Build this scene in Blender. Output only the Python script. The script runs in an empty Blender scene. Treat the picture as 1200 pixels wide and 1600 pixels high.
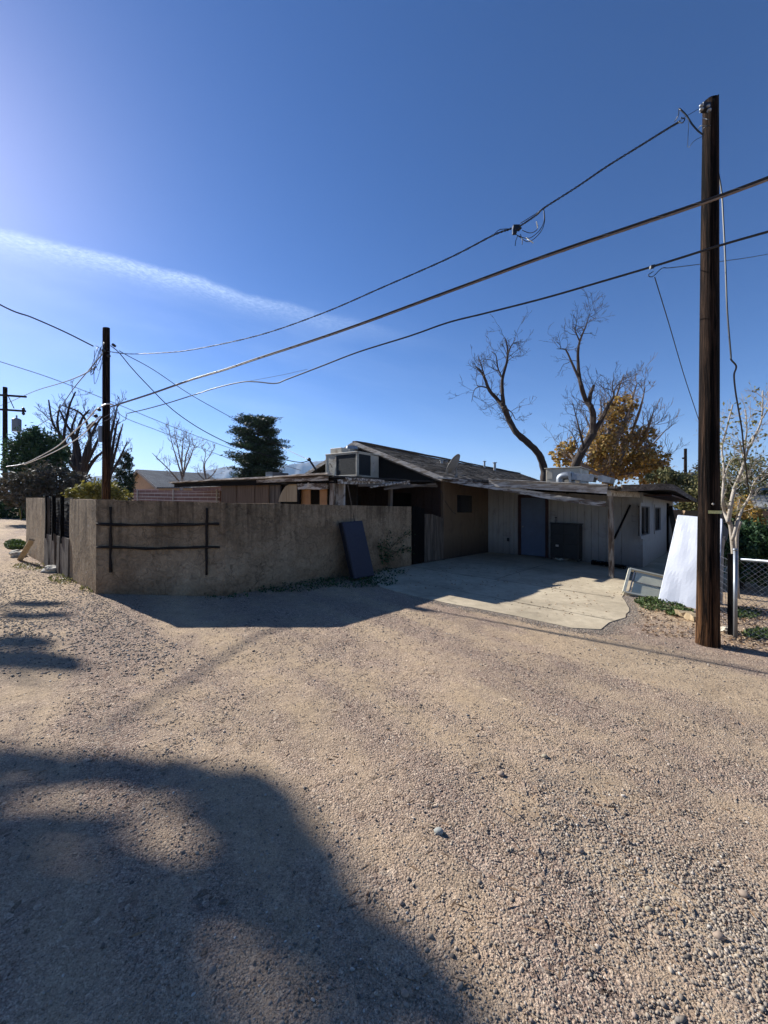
import bpy, math, random
import numpy as np
from mathutils import Vector, Matrix, noise as mnoise

# ------------------------------------------------------------------ scene, camera, light
scene = bpy.context.scene
COL = scene.collection
F, H, HC, S = 620.0, 1.62, 789.5, 0.0232      # focal (px of a 1600 px frame), eye height, horizon row, ground cross fall
SUN_EL = math.radians(31.5)
SUN_AZ = Vector((-0.81, 0.586, 0)).normalized()
SUN_DIR = Vector((SUN_AZ.x*math.cos(SUN_EL), SUN_AZ.y*math.cos(SUN_EL), math.sin(SUN_EL)))

cam = bpy.data.cameras.new('camera'); camo = bpy.data.objects.new('camera', cam); COL.objects.link(camo)
cam.sensor_fit = 'VERTICAL'; cam.sensor_height = 36; cam.lens = F/1600*36
cam.shift_y = -10.5/1600; cam.clip_start = 0.05; cam.clip_end = 20000
camo.location = (0, 0, H); camo.rotation_euler = (math.radians(90), 0, 0)
scene.camera = camo
scene.render.resolution_x = 768; scene.render.resolution_y = 1024
scene.view_settings.view_transform = 'Standard'; scene.view_settings.look = 'None'
scene.view_settings.exposure = 0.95; scene.view_settings.gamma = 1

world = bpy.data.worlds.new('World'); scene.world = world; world.use_nodes = True
SKY_STRENGTH = 0.0545
def build_world():
    nt = world.node_tree; nt.nodes.clear(); N = nt.nodes.new; L = nt.links.new
    out = N('ShaderNodeOutputWorld'); bg = N('ShaderNodeBackground'); L(bg.outputs[0], out.inputs[0])
    bg.inputs[1].default_value = SKY_STRENGTH
    sky = N('ShaderNodeTexSky'); sky.sky_type = 'NISHITA'; sky.sun_disc = False
    sky.sun_elevation = SUN_EL; sky.sun_rotation = math.atan2(SUN_AZ.x, SUN_AZ.y)
    sky.altitude = 1200; sky.air_density = 1.0; sky.dust_density = 0.55; sky.ozone_density = 2.2
    # cirrus: a thin streak across the sky, and very faint veils
    tc = N('ShaderNodeTexCoord')
    d1 = Vector((-600, 620, 436)).normalized(); d2 = Vector((-100, 620, 306)).normalized()
    n = d1.cross(d2).normalized()
    if n.z < 0: n = -n
    e = n.cross(d1).normalized()
    if e.dot(d2) < 0: e = -e
    def dot(v):
        m = N('ShaderNodeVectorMath'); m.operation = 'DOT_PRODUCT'; L(tc.outputs['Generated'], m.inputs[0]); m.inputs[1].default_value = v; return m.outputs['Value']
    def mr(val, a, b, c, d, smooth=True):
        m = N('ShaderNodeMapRange'); m.interpolation_type = 'SMOOTHSTEP' if smooth else 'LINEAR'
        L(val, m.inputs[0])
        for i, x in enumerate((a, b, c, d)): m.inputs[i+1].default_value = x
        return m.outputs[0]
    def mul(a, b, op='MULTIPLY'):
        m = N('ShaderNodeMath'); m.operation = op
        for i, x in enumerate((a, b)):
            if isinstance(x, (int, float)): m.inputs[i].default_value = x
            else: L(x, m.inputs[i])
        return m.outputs[0]
    dn = dot(n); de = dot(e)
    # warp the distance a little
    nz0 = N('ShaderNodeTexNoise'); nz0.inputs['Scale'].default_value = 6; nz0.inputs['Detail'].default_value = 3; L(tc.outputs['Generated'], nz0.inputs['Vector'])
    dn = mul(dn, mul(mul(nz0.outputs[0], 0.5, 'SUBTRACT'), 0.03), 'ADD')
    upper = mr(dn, -0.012, 0.004, 1, 0); lower = mr(dn, -0.058, -0.003, 0, 1)
    along = mr(de, 0.16, 0.74, 1, 0)
    mp = N('ShaderNodeMapping'); mp.vector_type = 'POINT'
    comb = N('ShaderNodeCombineXYZ'); L(mul(de, 34), comb.inputs[0]); L(mul(dn, 95), comb.inputs[1])
    nz = N('ShaderNodeTexNoise'); nz.inputs['Scale'].default_value = 3.2; nz.inputs['Detail'].default_value = 7; nz.inputs['Roughness'].default_value = .62
    nz.inputs['Distortion'].default_value = .5
    L(comb.outputs[0], nz.inputs['Vector'])
    tex = mul(mr(nz.outputs[0], .28, .75, .3, 1), mr(dn, -.05, -.004, .65, 1.25))
    streak = mul(mul(mul(upper, lower), along), tex)
    streak = mul(streak, .54)
    comb2 = N('ShaderNodeCombineXYZ'); L(mul(de, 1.6), comb2.inputs[0]); L(mul(dn, 7), comb2.inputs[1])
    nz2 = N('ShaderNodeTexNoise'); nz2.inputs['Scale'].default_value = 1.6; nz2.inputs['Detail'].default_value = 6; nz2.inputs['Roughness'].default_value = .55
    L(comb2.outputs[0], nz2.inputs['Vector'])
    veil = mul(mul(mul(mr(nz2.outputs[0], .38, .8, 0, 1), mr(de, .1, .9, 1, .3)), mr(dn, .06, -.06, 0, 1)), .14)
    fac = mul(streak, veil, 'ADD')
    mix = N('ShaderNodeMix'); mix.data_type = 'RGBA'; mix.blend_type = 'MIX'
    L(fac, mix.inputs['Factor'])
    hs = N('ShaderNodeHueSaturation'); hs.inputs['Saturation'].default_value = 1.17; hs.inputs['Value'].default_value = .84
    gm = N('ShaderNodeGamma'); gm.inputs[1].default_value = 1.22; L(sky.outputs[0], gm.inputs[0]); L(gm.outputs[0], hs.inputs['Color'])
    tint = N('ShaderNodeMix'); tint.data_type = 'RGBA'; tint.blend_type = 'MULTIPLY'; tint.inputs['Factor'].default_value = 1
    L(hs.outputs[0], tint.inputs[6]); tint.inputs[7].default_value = (1.02, 0.96, 1.11, 1); L(tint.outputs[2], mix.inputs[6]); mix.inputs[7].default_value = (9.5, 11.5, 14.5, 1)
    L(mix.outputs[2], bg.inputs[0])
build_world()

sun = bpy.data.lights.new('sun', 'SUN'); suno = bpy.data.objects.new('sun', sun); COL.objects.link(suno)
sun.energy = 5.0; sun.angle = math.radians(0.53); sun.color = (1.0, 0.985, 0.955)
suno.rotation_euler = SUN_DIR.to_track_quat('Z', 'Y').to_euler()

# ------------------------------------------------------------------ geometry frame
R = Vector((.657, .754, 0)).normalized(); Lv = Vector((-R.y, R.x, 0)); Z = Vector((0, 0, 1))
B = Vector((-2.72, 6.8, 0))
def hor(px): return HC + S*(px-600)
def gnd(px, py, z=0.0):
    D = (H-z)*F/(py-hor(px)); return Vector(((px-600)/F*D, D, z))
def at(px, py, D): return Vector(((px-600)/F*D, D, H+(hor(px)-py)*D/F))
def sl(s, l, z=0.0): return B + R*s + Lv*l + Z*z
def lpx(px, s):
    k = (px-600)/F; q = B+R*s; return (k*q.y-q.x)/(Lv.x-k*Lv.y)
def spx(px, l):
    k = (px-600)/F; q = B+Lv*l; return (k*q.y-q.x)/(R.x-k*R.y)
def onS(s, px, py):            # point of the vertical plane s = const seen at that place of the photo
    l = lpx(px, s); q = sl(s, l); return at(px, py, q.y)
def onL(l, px, py):
    s = spx(px, l); q = sl(s, l); return at(px, py, q.y)
def shear(p): return Vector((p[0], p[1], p[2]-S*p[0]))
def vplane(pts, a, b):         # bend a polyline seen in the photo into the vertical plane through plan points a, b
    out = []
    for px, py in pts:
        k = (px-600)/F; t = (k*a[1]-a[0])/((b[0]-a[0])-k*(b[1]-a[1]))
        out.append(at(px, py, a[1]+t*(b[1]-a[1])))
    return out
def smooth(pts, n=6):
    if len(pts) < 3: return [Vector(p) for p in pts]
    P = [Vector(p) for p in pts]; P = [P[0]*2-P[1]]+P+[P[-1]*2-P[-2]]; out = []
    for i in range(1, len(P)-2):
        for k in range(n):
            t = k/n; a, b, c, d = P[i-1], P[i], P[i+1], P[i+2]
            out.append(.5*((2*b)+(c-a)*t+(2*a-5*b+4*c-d)*t*t+(3*b-a-3*c+d)*t**3))
    out.append(P[-2]); return out

def rgb(r, g, b):
    f = lambda c: (c/255/12.92) if c/255 <= .04045 else ((c/255+.055)/1.055)**2.4
    return (f(r), f(g), f(b), 1)

# ------------------------------------------------------------------ materials
def nodes(name):
    m = bpy.data.materials.new(name); m.use_nodes = True
    nt = m.node_tree; nt.nodes.clear()
    o = nt.nodes.new('ShaderNodeOutputMaterial'); p = nt.nodes.new('ShaderNodeBsdfPrincipled')
    nt.links.new(p.outputs[0], o.inputs[0]); return m, nt, p
def ramp(nt, fac, stops, interp='LINEAR'):
    r = nt.nodes.new('ShaderNodeValToRGB'); nt.links.new(fac, r.inputs[0]); r.color_ramp.interpolation = interp
    el = r.color_ramp.elements
    while len(el) < len(stops): el.new(.5)
    for e, (t, c) in zip(el, stops): e.position = t; e.color = c if len(c) == 4 else (*c, 1)
    return r.outputs[0]
def tnoise(nt, vec, scale, detail=4, rough=.55, dist=0):
    n = nt.nodes.new('ShaderNodeTexNoise'); n.inputs['Scale'].default_value = scale; n.inputs['Detail'].default_value = detail
    n.inputs['Roughness'].default_value = rough; n.inputs['Distortion'].default_value = dist
    nt.links.new(vec, n.inputs['Vector']); return n.outputs[0]
def coords(nt, axis=None, scale=(1, 1, 1), kind='Object'):
    t = nt.nodes.new('ShaderNodeTexCoord'); v = t.outputs[kind]
    if axis is not None:
        m = nt.nodes.new('ShaderNodeMapping'); m.inputs['Rotation'].default_value = Vector(axis).rotation_difference(Z).to_euler()
        nt.links.new(v, m.inputs[0]); v = m.outputs[0]
    if tuple(scale) != (1, 1, 1):
        m = nt.nodes.new('ShaderNodeMapping'); m.inputs['Scale'].default_value = scale
        nt.links.new(v, m.inputs[0]); v = m.outputs[0]
    return v
def mixc(nt, fac, a, b, mode='MIX'):
    m = nt.nodes.new('ShaderNodeMix'); m.data_type = 'RGBA'; m.blend_type = mode
    for sock, v in ((m.inputs['Factor'], fac), (m.inputs[6], a), (m.inputs[7], b)):
        if hasattr(v, 'links') or hasattr(v, 'node'): nt.links.new(v, sock)
        else: sock.default_value = v
    return m.outputs[2]
def mth(nt, op, a, b=0.0, c=0.0):
    m = nt.nodes.new('ShaderNodeMath'); m.operation = op
    for i, v in enumerate((a, b, c)):
        if hasattr(v, 'node'): nt.links.new(v, m.inputs[i])
        else: m.inputs[i].default_value = v
    return m.outputs[0]
def bump(nt, p, h, strength=.5, dist=.01, prev=None):
    b = nt.nodes.new('ShaderNodeBump'); b.inputs['Strength'].default_value = strength; b.inputs['Distance'].default_value = dist
    nt.links.new(h, b.inputs['Height'])
    if prev is not None: nt.links.new(prev, b.inputs['Normal'])
    if p is not None: nt.links.new(b.outputs[0], p.inputs['Normal'])
    return b.outputs[0]
def zval(nt, kind='Object'):
    t = nt.nodes.new('ShaderNodeTexCoord'); s = nt.nodes.new('ShaderNodeSeparateXYZ'); nt.links.new(t.outputs[kind], s.inputs[0]); return s.outputs

def wood(name, c1, c2, c3, axis=(0, 0, 1), rough=.85, bs=.6, paint=None, island=.25):
    m, nt, p = nodes(name)
    v = coords(nt, axis, (28, 28, 1.3)); g = tnoise(nt, v, 1.0, 6, .65, .4)
    v2 = coords(nt, axis, (4, 4, .6)); g2 = tnoise(nt, v2, 1.0, 4, .6)
    c = ramp(nt, g, [(.3, c1), (.52, c2), (.72, c3)])
    c = mixc(nt, mth(nt, 'MULTIPLY', g2, .55), c, c1)
    if paint:
        k = ramp(nt, tnoise(nt, coords(nt, axis, (9, 9, 1.5)), 1.4, 7, .7), [(.46, (0, 0, 0)), (.56, (1, 1, 1))])
        c = mixc(nt, k, c, paint)
    gi = nt.nodes.new('ShaderNodeNewGeometry')
    c = mixc(nt, 1.0, c, ramp(nt, gi.outputs['Random Per Island'], [(0, (1-island,)*3), (1, (1+island*.6,)*3)]), 'MULTIPLY')
    nt.links.new(c, p.inputs['Base Color']); p.inputs['Roughness'].default_value = rough; p.inputs['Specular IOR Level'].default_value = .12
    bump(nt, p, g, bs, .006); return m
def plain(name, c, rough=.6, metal=0.0, var=.15, scale=6, bs=.1, bd=.004, dirt=None, spec=.5):
    m, nt, p = nodes(name)
    v = coords(nt); a = tnoise(nt, v, scale, 6, .6); b = tnoise(nt, v, scale*9, 4, .6)
    lo = tuple(x*(1-var) for x in c[:3])+(1,); hi = tuple(min(1, x*(1+var)) for x in c[:3])+(1,)
    col = ramp(nt, a, [(.3, lo), (.7, hi)])
    if dirt:
        k = ramp(nt, tnoise(nt, v, scale*.8, 8, .7, .6), [(.52, (0, 0, 0)), (.68, (1, 1, 1))]); col = mixc(nt, k, col, dirt)
    nt.links.new(col, p.inputs['Base Color'])
    nt.links.new(ramp(nt, b, [(.3, (rough*.85,)*3), (.7, (min(1, rough*1.15),)*3)]), p.inputs['Roughness'])
    p.inputs['Metallic'].default_value = metal; p.inputs['Specular IOR Level'].default_value = spec
    bump(nt, p, b, bs, bd); return m
def leafmat(name, cols, rough=.6, trans=.25):
    m, nt, p = nodes(name)
    gi = nt.nodes.new('ShaderNodeNewGeometry')
    c = ramp(nt, gi.outputs['Random Per Island'], [(i/(len(cols)-1), q) for i, q in enumerate(cols)])
    nt.links.new(c, p.inputs['Base Color']); p.inputs['Roughness'].default_value = rough; p.inputs['Specular IOR Level'].default_value = .3
    t = nt.nodes.new('ShaderNodeBsdfTranslucent'); nt.links.new(c, t.inputs[0])
    mx = nt.nodes.new('ShaderNodeMixShader'); mx.inputs[0].default_value = trans
    out = [n for n in nt.nodes if n.type == 'OUTPUT_MATERIAL'][0]
    nt.links.new(p.outputs[0], mx.inputs[1]); nt.links.new(t.outputs[0], mx.inputs[2]); nt.links.new(mx.outputs[0], out.inputs[0]); return m

def ground_mat():
    m, nt, p = nodes('gravel_ground')
    v = coords(nt)
    def vor(scale, feat='F1'):
        n = nt.nodes.new('ShaderNodeTexVoronoi'); n.feature = feat; n.inputs['Scale'].default_value = scale; nt.links.new(v, n.inputs['Vector']); return n
    big = tnoise(nt, v, .35, 5, .6, .3); mid = tnoise(nt, v, 2.3, 6, .65); fine = tnoise(nt, v, 60, 5, .7); grain = tnoise(nt, v, 320, 3, .7)
    # tyre-worn sandy bands crossing the lot
    band = coords(nt, None, (1, 1, 1)); mp = nt.nodes.new('ShaderNodeMapping'); mp.inputs['Rotation'].default_value = (0, 0, math.radians(52)); nt.links.new(v, mp.inputs[0])
    mp2 = nt.nodes.new('ShaderNodeMapping'); mp2.inputs['Scale'].default_value = (.16, 1.15, 1); nt.links.new(mp.outputs[0], mp2.inputs[0])
    bn = tnoise(nt, mp2.outputs[0], 1.0, 4, .55, .25)
    gm = mth(nt, 'ADD', mth(nt, 'MULTIPLY', bn, 1.0), mth(nt, 'MULTIPLY', mid, .55))
    gravel = ramp(nt, gm, [(.66, (0, 0, 0)), (.86, (1, 1, 1))])
    sand = ramp(nt, mth(nt, 'ADD', mth(nt, 'MULTIPLY', fine, .6), mth(nt, 'MULTIPLY', mid, .4)), [(.3, rgb(140, 122, 101)), (.5, rgb(169, 150, 126)), (.7, rgb(190, 172, 147))])
    a = vor(95); b = vor(42); c = vor(200)
    def sep(col):
        s = nt.nodes.new('ShaderNodeSeparateColor'); nt.links.new(col, s.inputs[0]); return s.outputs[0]
    stops = [(0, rgb(78, 68, 62)), (.22, rgb(122, 104, 95)), (.45, rgb(148, 129, 117)), (.7, rgb(170, 149, 135)), (.88, rgb(196, 180, 164)), (1, rgb(98, 92, 90))]
    ga = ramp(nt, sep(a.outputs['Color']), stops); gb = ramp(nt, sep(b.outputs['Color']), stops); gc = ramp(nt, sep(c.outputs['Color']), stops)
    g = mixc(nt, .5, ga, gc); k = ramp(nt, tnoise(nt, v, 9, 4, .6), [(.56, (0, 0, 0)), (.6, (1, 1, 1))]); g = mixc(nt, k, g, gb)
    sandm = mixc(nt, .24, sand, gc)
    col = mixc(nt, gravel, sandm, g)
    tint = ramp(nt, big, [(.35, (1.05, 1.01, .93)), (.65, (1.36, 1.29, 1.16))]); col = mixc(nt, 1, col, tint, 'MULTIPLY')
    tint2 = ramp(nt, tnoise(nt, v, 5.5, 6, .7), [(.3, (.86, .86, .86)), (.7, (1.12, 1.12, 1.12))]); col = mixc(nt, 1, col, tint2, 'MULTIPLY')
    spk = tnoise(nt, v, 170, 5, .8); col = mixc(nt, 1, col, ramp(nt, spk, [(.36, (.38, .35, .33)), (.47, (1, 1, 1)), (.62, (1.16, 1.16, 1.14))]), 'MULTIPLY')
    nt.links.new(col, p.inputs['Base Color']); p.inputs['Roughness'].default_value = .95; p.inputs['Specular IOR Level'].default_value = .1
    ha = mth(nt, 'SUBTRACT', 1, mth(nt, 'MULTIPLY', a.outputs['Distance'], 1.6)); hb = mth(nt, 'SUBTRACT', 1, mth(nt, 'MULTIPLY', b.outputs['Distance'], 1.6)); hc = mth(nt, 'SUBTRACT', 1, c.outputs['Distance'])
    n1 = bump(nt, None, tnoise(nt, v, 14, 6, .75), .8, .03)
    n2 = bump(nt, None, mth(nt, 'MULTIPLY', ha, mth(nt, 'ADD', gravel, .25)), .9, .006, n1)
    n3 = bump(nt, None, mth(nt, 'MULTIPLY', hb, mth(nt, 'MULTIPLY', k, gravel)), .8, .010, n2)
    n4 = bump(nt, None, hc, .7, .0028, n3)
    bump(nt, p, grain, .5, .003, n4)
    return m
def stucco_mat():
    m, nt, p = nodes('tan_stucco')
    v = coords(nt)
    a = tnoise(nt, v, 1.1, 6, .65, .5); b = tnoise(nt, v, 9, 7, .7, 1.6); c = tnoise(nt, v, 42, 5, .7, .6)
    col = ramp(nt, a, [(.28, rgb(112, 95, 75)), (.5, rgb(160, 139, 112)), (.75, rgb(192, 170, 140))])
    vs = coords(nt, None, (3.2, 3.2, .22)); st = tnoise(nt, vs, 2.6, 6, .7)
    zz = zval(nt)[2]
    # rain stains run down from the top, splash dirt along the foot
    top = nt.nodes.new('ShaderNodeMapRange'); nt.links.new(zz, top.inputs[0]); top.inputs[1].default_value = .35; top.inputs[2].default_value = 1.6
    k = mth(nt, 'MULTIPLY', ramp(nt, st, [(.45, (0, 0, 0)), (.66, (1, 1, 1))]), top.outputs[0])
    col = mixc(nt, mth(nt, 'MULTIPLY', k, .8), col, rgb(52, 42, 34))
    foot = nt.nodes.new('ShaderNodeMapRange'); nt.links.new(mth(nt, 'ADD', zz, mth(nt, 'MULTIPLY', a, .5)), foot.inputs[0]); foot.inputs[1].default_value = .62; foot.inputs[2].default_value = .2
    col = mixc(nt, mth(nt, 'MULTIPLY', foot.outputs[0], .4), col, rgb(128, 98, 72))
    crack = nt.nodes.new('ShaderNodeTexVoronoi'); crack.feature = 'DISTANCE_TO_EDGE'; crack.inputs['Scale'].default_value = .9
    nd = nt.nodes.new('ShaderNodeVectorMath'); nd.operation = 'ADD'; nt.links.new(v, nd.inputs[0])
    nn = nt.nodes.new('ShaderNodeTexNoise'); nn.inputs['Scale'].default_value = 2.5; nn.inputs['Detail'].default_value = 6; nt.links.new(v, nn.inputs['Vector']); nt.links.new(nn.outputs['Color'], nd.inputs[1])
    nt.links.new(nd.outputs[0], crack.inputs['Vector'])
    ck = ramp(nt, crack.outputs['Distance'], [(0, (1, 1, 1)), (.012, (0, 0, 0))])
    col = mixc(nt, mth(nt, 'MULTIPLY', ck, .5), col, rgb(60, 50, 42))
    col = mixc(nt, 1, col, ramp(nt, b, [(.3, (.62, .62, .62)), (.7, (1.22, 1.22, 1.22))]), 'MULTIPLY')
    nt.links.new(col, p.inputs['Base Color']); p.inputs['Roughness'].default_value = .95; p.inputs['Specular IOR Level'].default_value = .1
    n1 = bump(nt, None, b, 1.0, .07); bump(nt, p, c, .6, .006, n1); return m
def concrete_mat():
    m, nt, p = nodes('old_concrete')
    v = coords(nt); a = tnoise(nt, v, .8, 7, .65, .4); b = tnoise(nt, v, 7, 7, .7); c = tnoise(nt, v, 130, 4, .7)
    col = ramp(nt, a, [(.3, rgb(158, 144, 120)), (.5, rgb(186, 170, 143)), (.72, rgb(202, 187, 158))])
    col = mixc(nt, 1, col, ramp(nt, b, [(.3, (.8, .8, .8)), (.7, (1.08, 1.08, 1.08))]), 'MULTIPLY')
    col = mixc(nt, 1, col, ramp(nt, c, [(.35, (.82, .82, .82)), (.65, (1.08, 1.08, 1.08))]), 'MULTIPLY')
    k = ramp(nt, tnoise(nt, v, 1.6, 8, .72, 1.0), [(.58, (0, 0, 0)), (.72, (1, 1, 1))]); col = mixc(nt, mth(nt, 'MULTIPLY', k, .6), col, rgb(96, 86, 74))
    nt.links.new(col, p.inputs['Base Color']); p.inputs['Roughness'].default_value = .9; p.inputs['Specular IOR Level'].default_value = .2
    n1 = bump(nt, None, b, .3, .01); bump(nt, p, c, .4, .002, n1); return m
def shingle_mat(name, c1, c2, c3, sc=1.0):
    m, nt, p = nodes(name)
    t = nt.nodes.new('ShaderNodeTexCoord'); mp = nt.nodes.new('ShaderNodeMapping'); mp.inputs['Rotation'].default_value = (0, 0, -math.atan2(R.y, R.x)); nt.links.new(t.outputs['Object'], mp.inputs[0])
    br = nt.nodes.new('ShaderNodeTexBrick'); nt.links.new(mp.outputs[0], br.inputs['Vector']); br.inputs['Scale'].default_value = sc
    br.inputs['Mortar Size'].default_value = .012; br.inputs['Brick Width'].default_value = .33; br.inputs['Row Height'].default_value = .14; br.offset = .5
    br.inputs['Color1'].default_value = c1; br.inputs['Color2'].default_value = c2; br.inputs['Mortar'].default_value = tuple(x*.35 for x in c1[:3])+(1,)
    br.inputs['Bias'].default_value = .1
    v = t.outputs['Object']; a = tnoise(nt, v, 1.2, 7, .7, .4); b = tnoise(nt, v, 22, 5, .75)
    col = mixc(nt, ramp(nt, a, [(.45, (0, 0, 0)), (.62, (.75, .75, .75))]), br.outputs[0], c3)
    col = mixc(nt, 1, col, ramp(nt, b, [(.3, (.6, .6, .6)), (.7, (1.35, 1.35, 1.35))]), 'MULTIPLY')
    nt.links.new(col, p.inputs['Base Color']); p.inputs['Roughness'].default_value = .95
    n1 = bump(nt, None, br.outputs['Fac'], -.6, .02); bump(nt, p, b, .9, .02, n1); return m
def siding_mat(name, c, dirt, lo=.0, hi=.7):
    m, nt, p = nodes(name)
    v = coords(nt); a = tnoise(nt, coords(nt, None, (6, 6, .8)), 1.5, 7, .65); b = tnoise(nt, v, 1.3, 6, .6); g = tnoise(nt, coords(nt, None, (60, 60, 3)), 1, 4, .6)
    col = ramp(nt, a, [(.3, tuple(x*.78 for x in c[:3])+(1,)), (.6, c)])
    zz = mth(nt, 'SUBTRACT', zval(nt)[2], mth(nt, 'MULTIPLY', a, .9))
    f = nt.nodes.new('ShaderNodeMapRange'); nt.links.new(zz, f.inputs[0]); f.inputs[1].default_value = .25; f.inputs[2].default_value = -.5; f.inputs[3].default_value = lo; f.inputs[4].default_value = hi
    col = mixc(nt, f.outputs[0], col, dirt)
    k = ramp(nt, tnoise(nt, v, 2.0, 8, .7, .8), [(.56, (0, 0, 0)), (.7, (1, 1, 1))]); col = mixc(nt, mth(nt, 'MULTIPLY', k, .5), col, dirt)
    nt.links.new(col, p.inputs['Base Color']); p.inputs['Roughness'].default_value = .75
    bump(nt, p, g, .35, .003); return m
def pole_mat(name, base_z, dark=1.0):
    m, nt, p = nodes(name)
    v = coords(nt, None, (62, 62, 1.7)); g = tnoise(nt, v, 1, 7, .75, .5); g2 = tnoise(nt, coords(nt, None, (10, 10, .5)), 1, 5, .6, .3)
    dk = ramp(nt, g, [(.32, rgb(13, 9, 7)), (.5, rgb(38, 28, 22)), (.72, rgb(82, 64, 50))])
    lt = ramp(nt, g, [(.32, rgb(34, 21, 13)), (.5, rgb(88, 60, 38)), (.72, rgb(134, 98, 66))])
    f = nt.nodes.new('ShaderNodeMapRange'); nt.links.new(mth(nt, 'ADD', zval(nt)[2], mth(nt, 'MULTIPLY', g2, 1.2)), f.inputs[0])
    f.inputs[1].default_value = base_z+.9; f.inputs[2].default_value = base_z
    col = mixc(nt, f.outputs[0], dk, lt)
    g3 = tnoise(nt, coords(nt, None, (26, 26, .9)), 1, 6, .7, .8); col = mixc(nt, 1, col, ramp(nt, g3, [(.42, (.12, .12, .12)), (.5, (1, 1, 1)), (.7, (1.35, 1.3, 1.25))]), 'MULTIPLY')
    ck = ramp(nt, g2, [(.40, (.25, .25, .25)), (.50, (1, 1, 1))]); col = mixc(nt, 1, col, ck, 'MULTIPLY')
    nt.links.new(col, p.inputs['Base Color']); p.inputs['Roughness'].default_value = .9; p.inputs['Specular IOR Level'].default_value = .1
    n0 = bump(nt, None, g3, 1.0, .03); n1 = bump(nt, None, g2, .8, .02, n0); bump(nt, p, g, .9, .012, n1); return m
def block_mat():
    m, nt, p = nodes('pink_block')
    t = nt.nodes.new('ShaderNodeTexCoord'); s = nt.nodes.new('ShaderNodeSeparateXYZ'); nt.links.new(t.outputs['Object'], s.inputs[0])
    c = nt.nodes.new('ShaderNodeCombineXYZ'); nt.links.new(s.outputs[0], c.inputs[0]); nt.links.new(s.outputs[2], c.inputs[1])
    br = nt.nodes.new('ShaderNodeTexBrick'); nt.links.new(c.outputs[0], br.inputs['Vector']); br.inputs['Scale'].default_value = 1
    br.inputs['Brick Width'].default_value = .42; br.inputs['Row Height'].default_value = .21; br.inputs['Mortar Size'].default_value = .012
    br.inputs['Color1'].default_value = rgb(128, 98, 92); br.inputs['Color2'].default_value = rgb(112, 84, 80); br.inputs['Mortar'].default_value = rgb(150, 135, 126)
    nt.links.new(br.outputs[0], p.inputs['Base Color']); p.inputs['Roughness'].default_value = .9; bump(nt, p, br.outputs['Fac'], -.4, .01); return m
def glass_mat():
    m, nt, p = nodes('dusty_dark_glass')
    a = tnoise(nt, coords(nt), 5, 7, .7)
    nt.links.new(ramp(nt, a, [(.3, rgb(14, 16, 20)), (.7, rgb(38, 40, 44))]), p.inputs['Base Color']); p.inputs['Roughness'].default_value = .12; return m

M = {}
M['ground'] = ground_mat(); M['stucco'] = stucco_mat(); M['concrete'] = concrete_mat()
M['shingle'] = shingle_mat('weathered_shingles', rgb(96, 89, 82), rgb(124, 116, 106), rgb(70, 62, 54))
M['shingle2'] = shingle_mat('grey_shingles', rgb(120, 120, 118), rgb(138, 138, 134), rgb(104, 104, 102), .8)
M['fascia'] = wood('pale_fascia', rgb(120, 108, 96), rgb(168, 154, 138), rgb(206, 194, 176), Lv, paint=rgb(200, 192, 180))
M['wood_z'] = wood('grey_board', rgb(52, 45, 39), rgb(104, 93, 82), rgb(150, 137, 122))
M['wood_L'] = wood('grey_board_long', rgb(62, 54, 47), rgb(120, 108, 96), rgb(168, 154, 138), Lv)
M['wood_R'] = wood('grey_board_along', rgb(62, 54, 47), rgb(114, 102, 90), rgb(160, 148, 132), R)
M['wood_paint'] = wood('flaking_board', rgb(62, 50, 42), rgb(110, 96, 84), rgb(150, 138, 124), Lv, paint=rgb(186, 180, 170))
M['wood_paint_z'] = wood('flaking_post', rgb(60, 48, 38), rgb(104, 88, 74), rgb(144, 130, 114), (0, 0, 1), paint=rgb(150, 142, 130))
M['dark_wood'] = wood('black_board', rgb(7, 6, 6), rgb(17, 14, 13), rgb(32, 27, 24))
M['dark_wood_L'] = wood('black_board_long', rgb(7, 6, 6), rgb(19, 16, 14), rgb(36, 30, 27), Lv)
M['log'] = wood('dark_pole_timber', rgb(26, 22, 20), rgb(50, 43, 38), rgb(76, 66, 58))
M['log_x'] = wood('dark_pole_timber_level', rgb(26, 22, 20), rgb(50, 43, 38), rgb(76, 66, 58), (1, 0, 0))
M['ply'] = wood('tan_plywood', rgb(84, 68, 54), rgb(122, 102, 84), rgb(148, 128, 108), bs=.25, island=.4)
M['ply_light'] = wood('pale_plywood', rgb(140, 120, 92), rgb(180, 160, 128), rgb(200, 184, 154), bs=.25)
M['brown_ply'] = siding_mat('stained_plywood', rgb(112, 92, 70), rgb(46, 34, 26), .1, .95)
M['orange_ply'] = siding_mat('orange_plywood', rgb(160, 116, 72), rgb(110, 76, 46), 0, .3)
M['white_siding'] = siding_mat('grey_white_siding', rgb(168, 164, 158), rgb(86, 78, 70), .0, .75)
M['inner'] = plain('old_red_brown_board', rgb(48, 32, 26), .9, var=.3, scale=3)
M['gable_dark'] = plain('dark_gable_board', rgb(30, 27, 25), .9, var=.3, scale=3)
M['trim'] = plain('pale_trim', rgb(178, 170, 158), .7, var=.2, scale=8, dirt=rgb(92, 80, 70))
M['red_trim'] = plain('dark_red_trim', rgb(58, 30, 24), .7, var=.2)
M['door_blue'] = plain('dusty_blue_door_paint', rgb(90, 104, 126), .5, var=.08, scale=3)
M['glass'] = glass_mat()
M['cooler'] = plain('beige_metal', rgb(178, 170, 152), .5, var=.1, scale=4, dirt=rgb(130, 112, 90))
M['louver'] = plain('cooler_pad_dark', rgb(34, 36, 36), .9, var=.4, scale=30, bs=.8, bd=.01)
M['galv'] = plain('galvanised_metal', rgb(138, 142, 146), .5, .85, var=.15, scale=9, spec=.5)
M['dish'] = plain('dish_grey', rgb(120, 116, 110), .5, var=.08)
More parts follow.
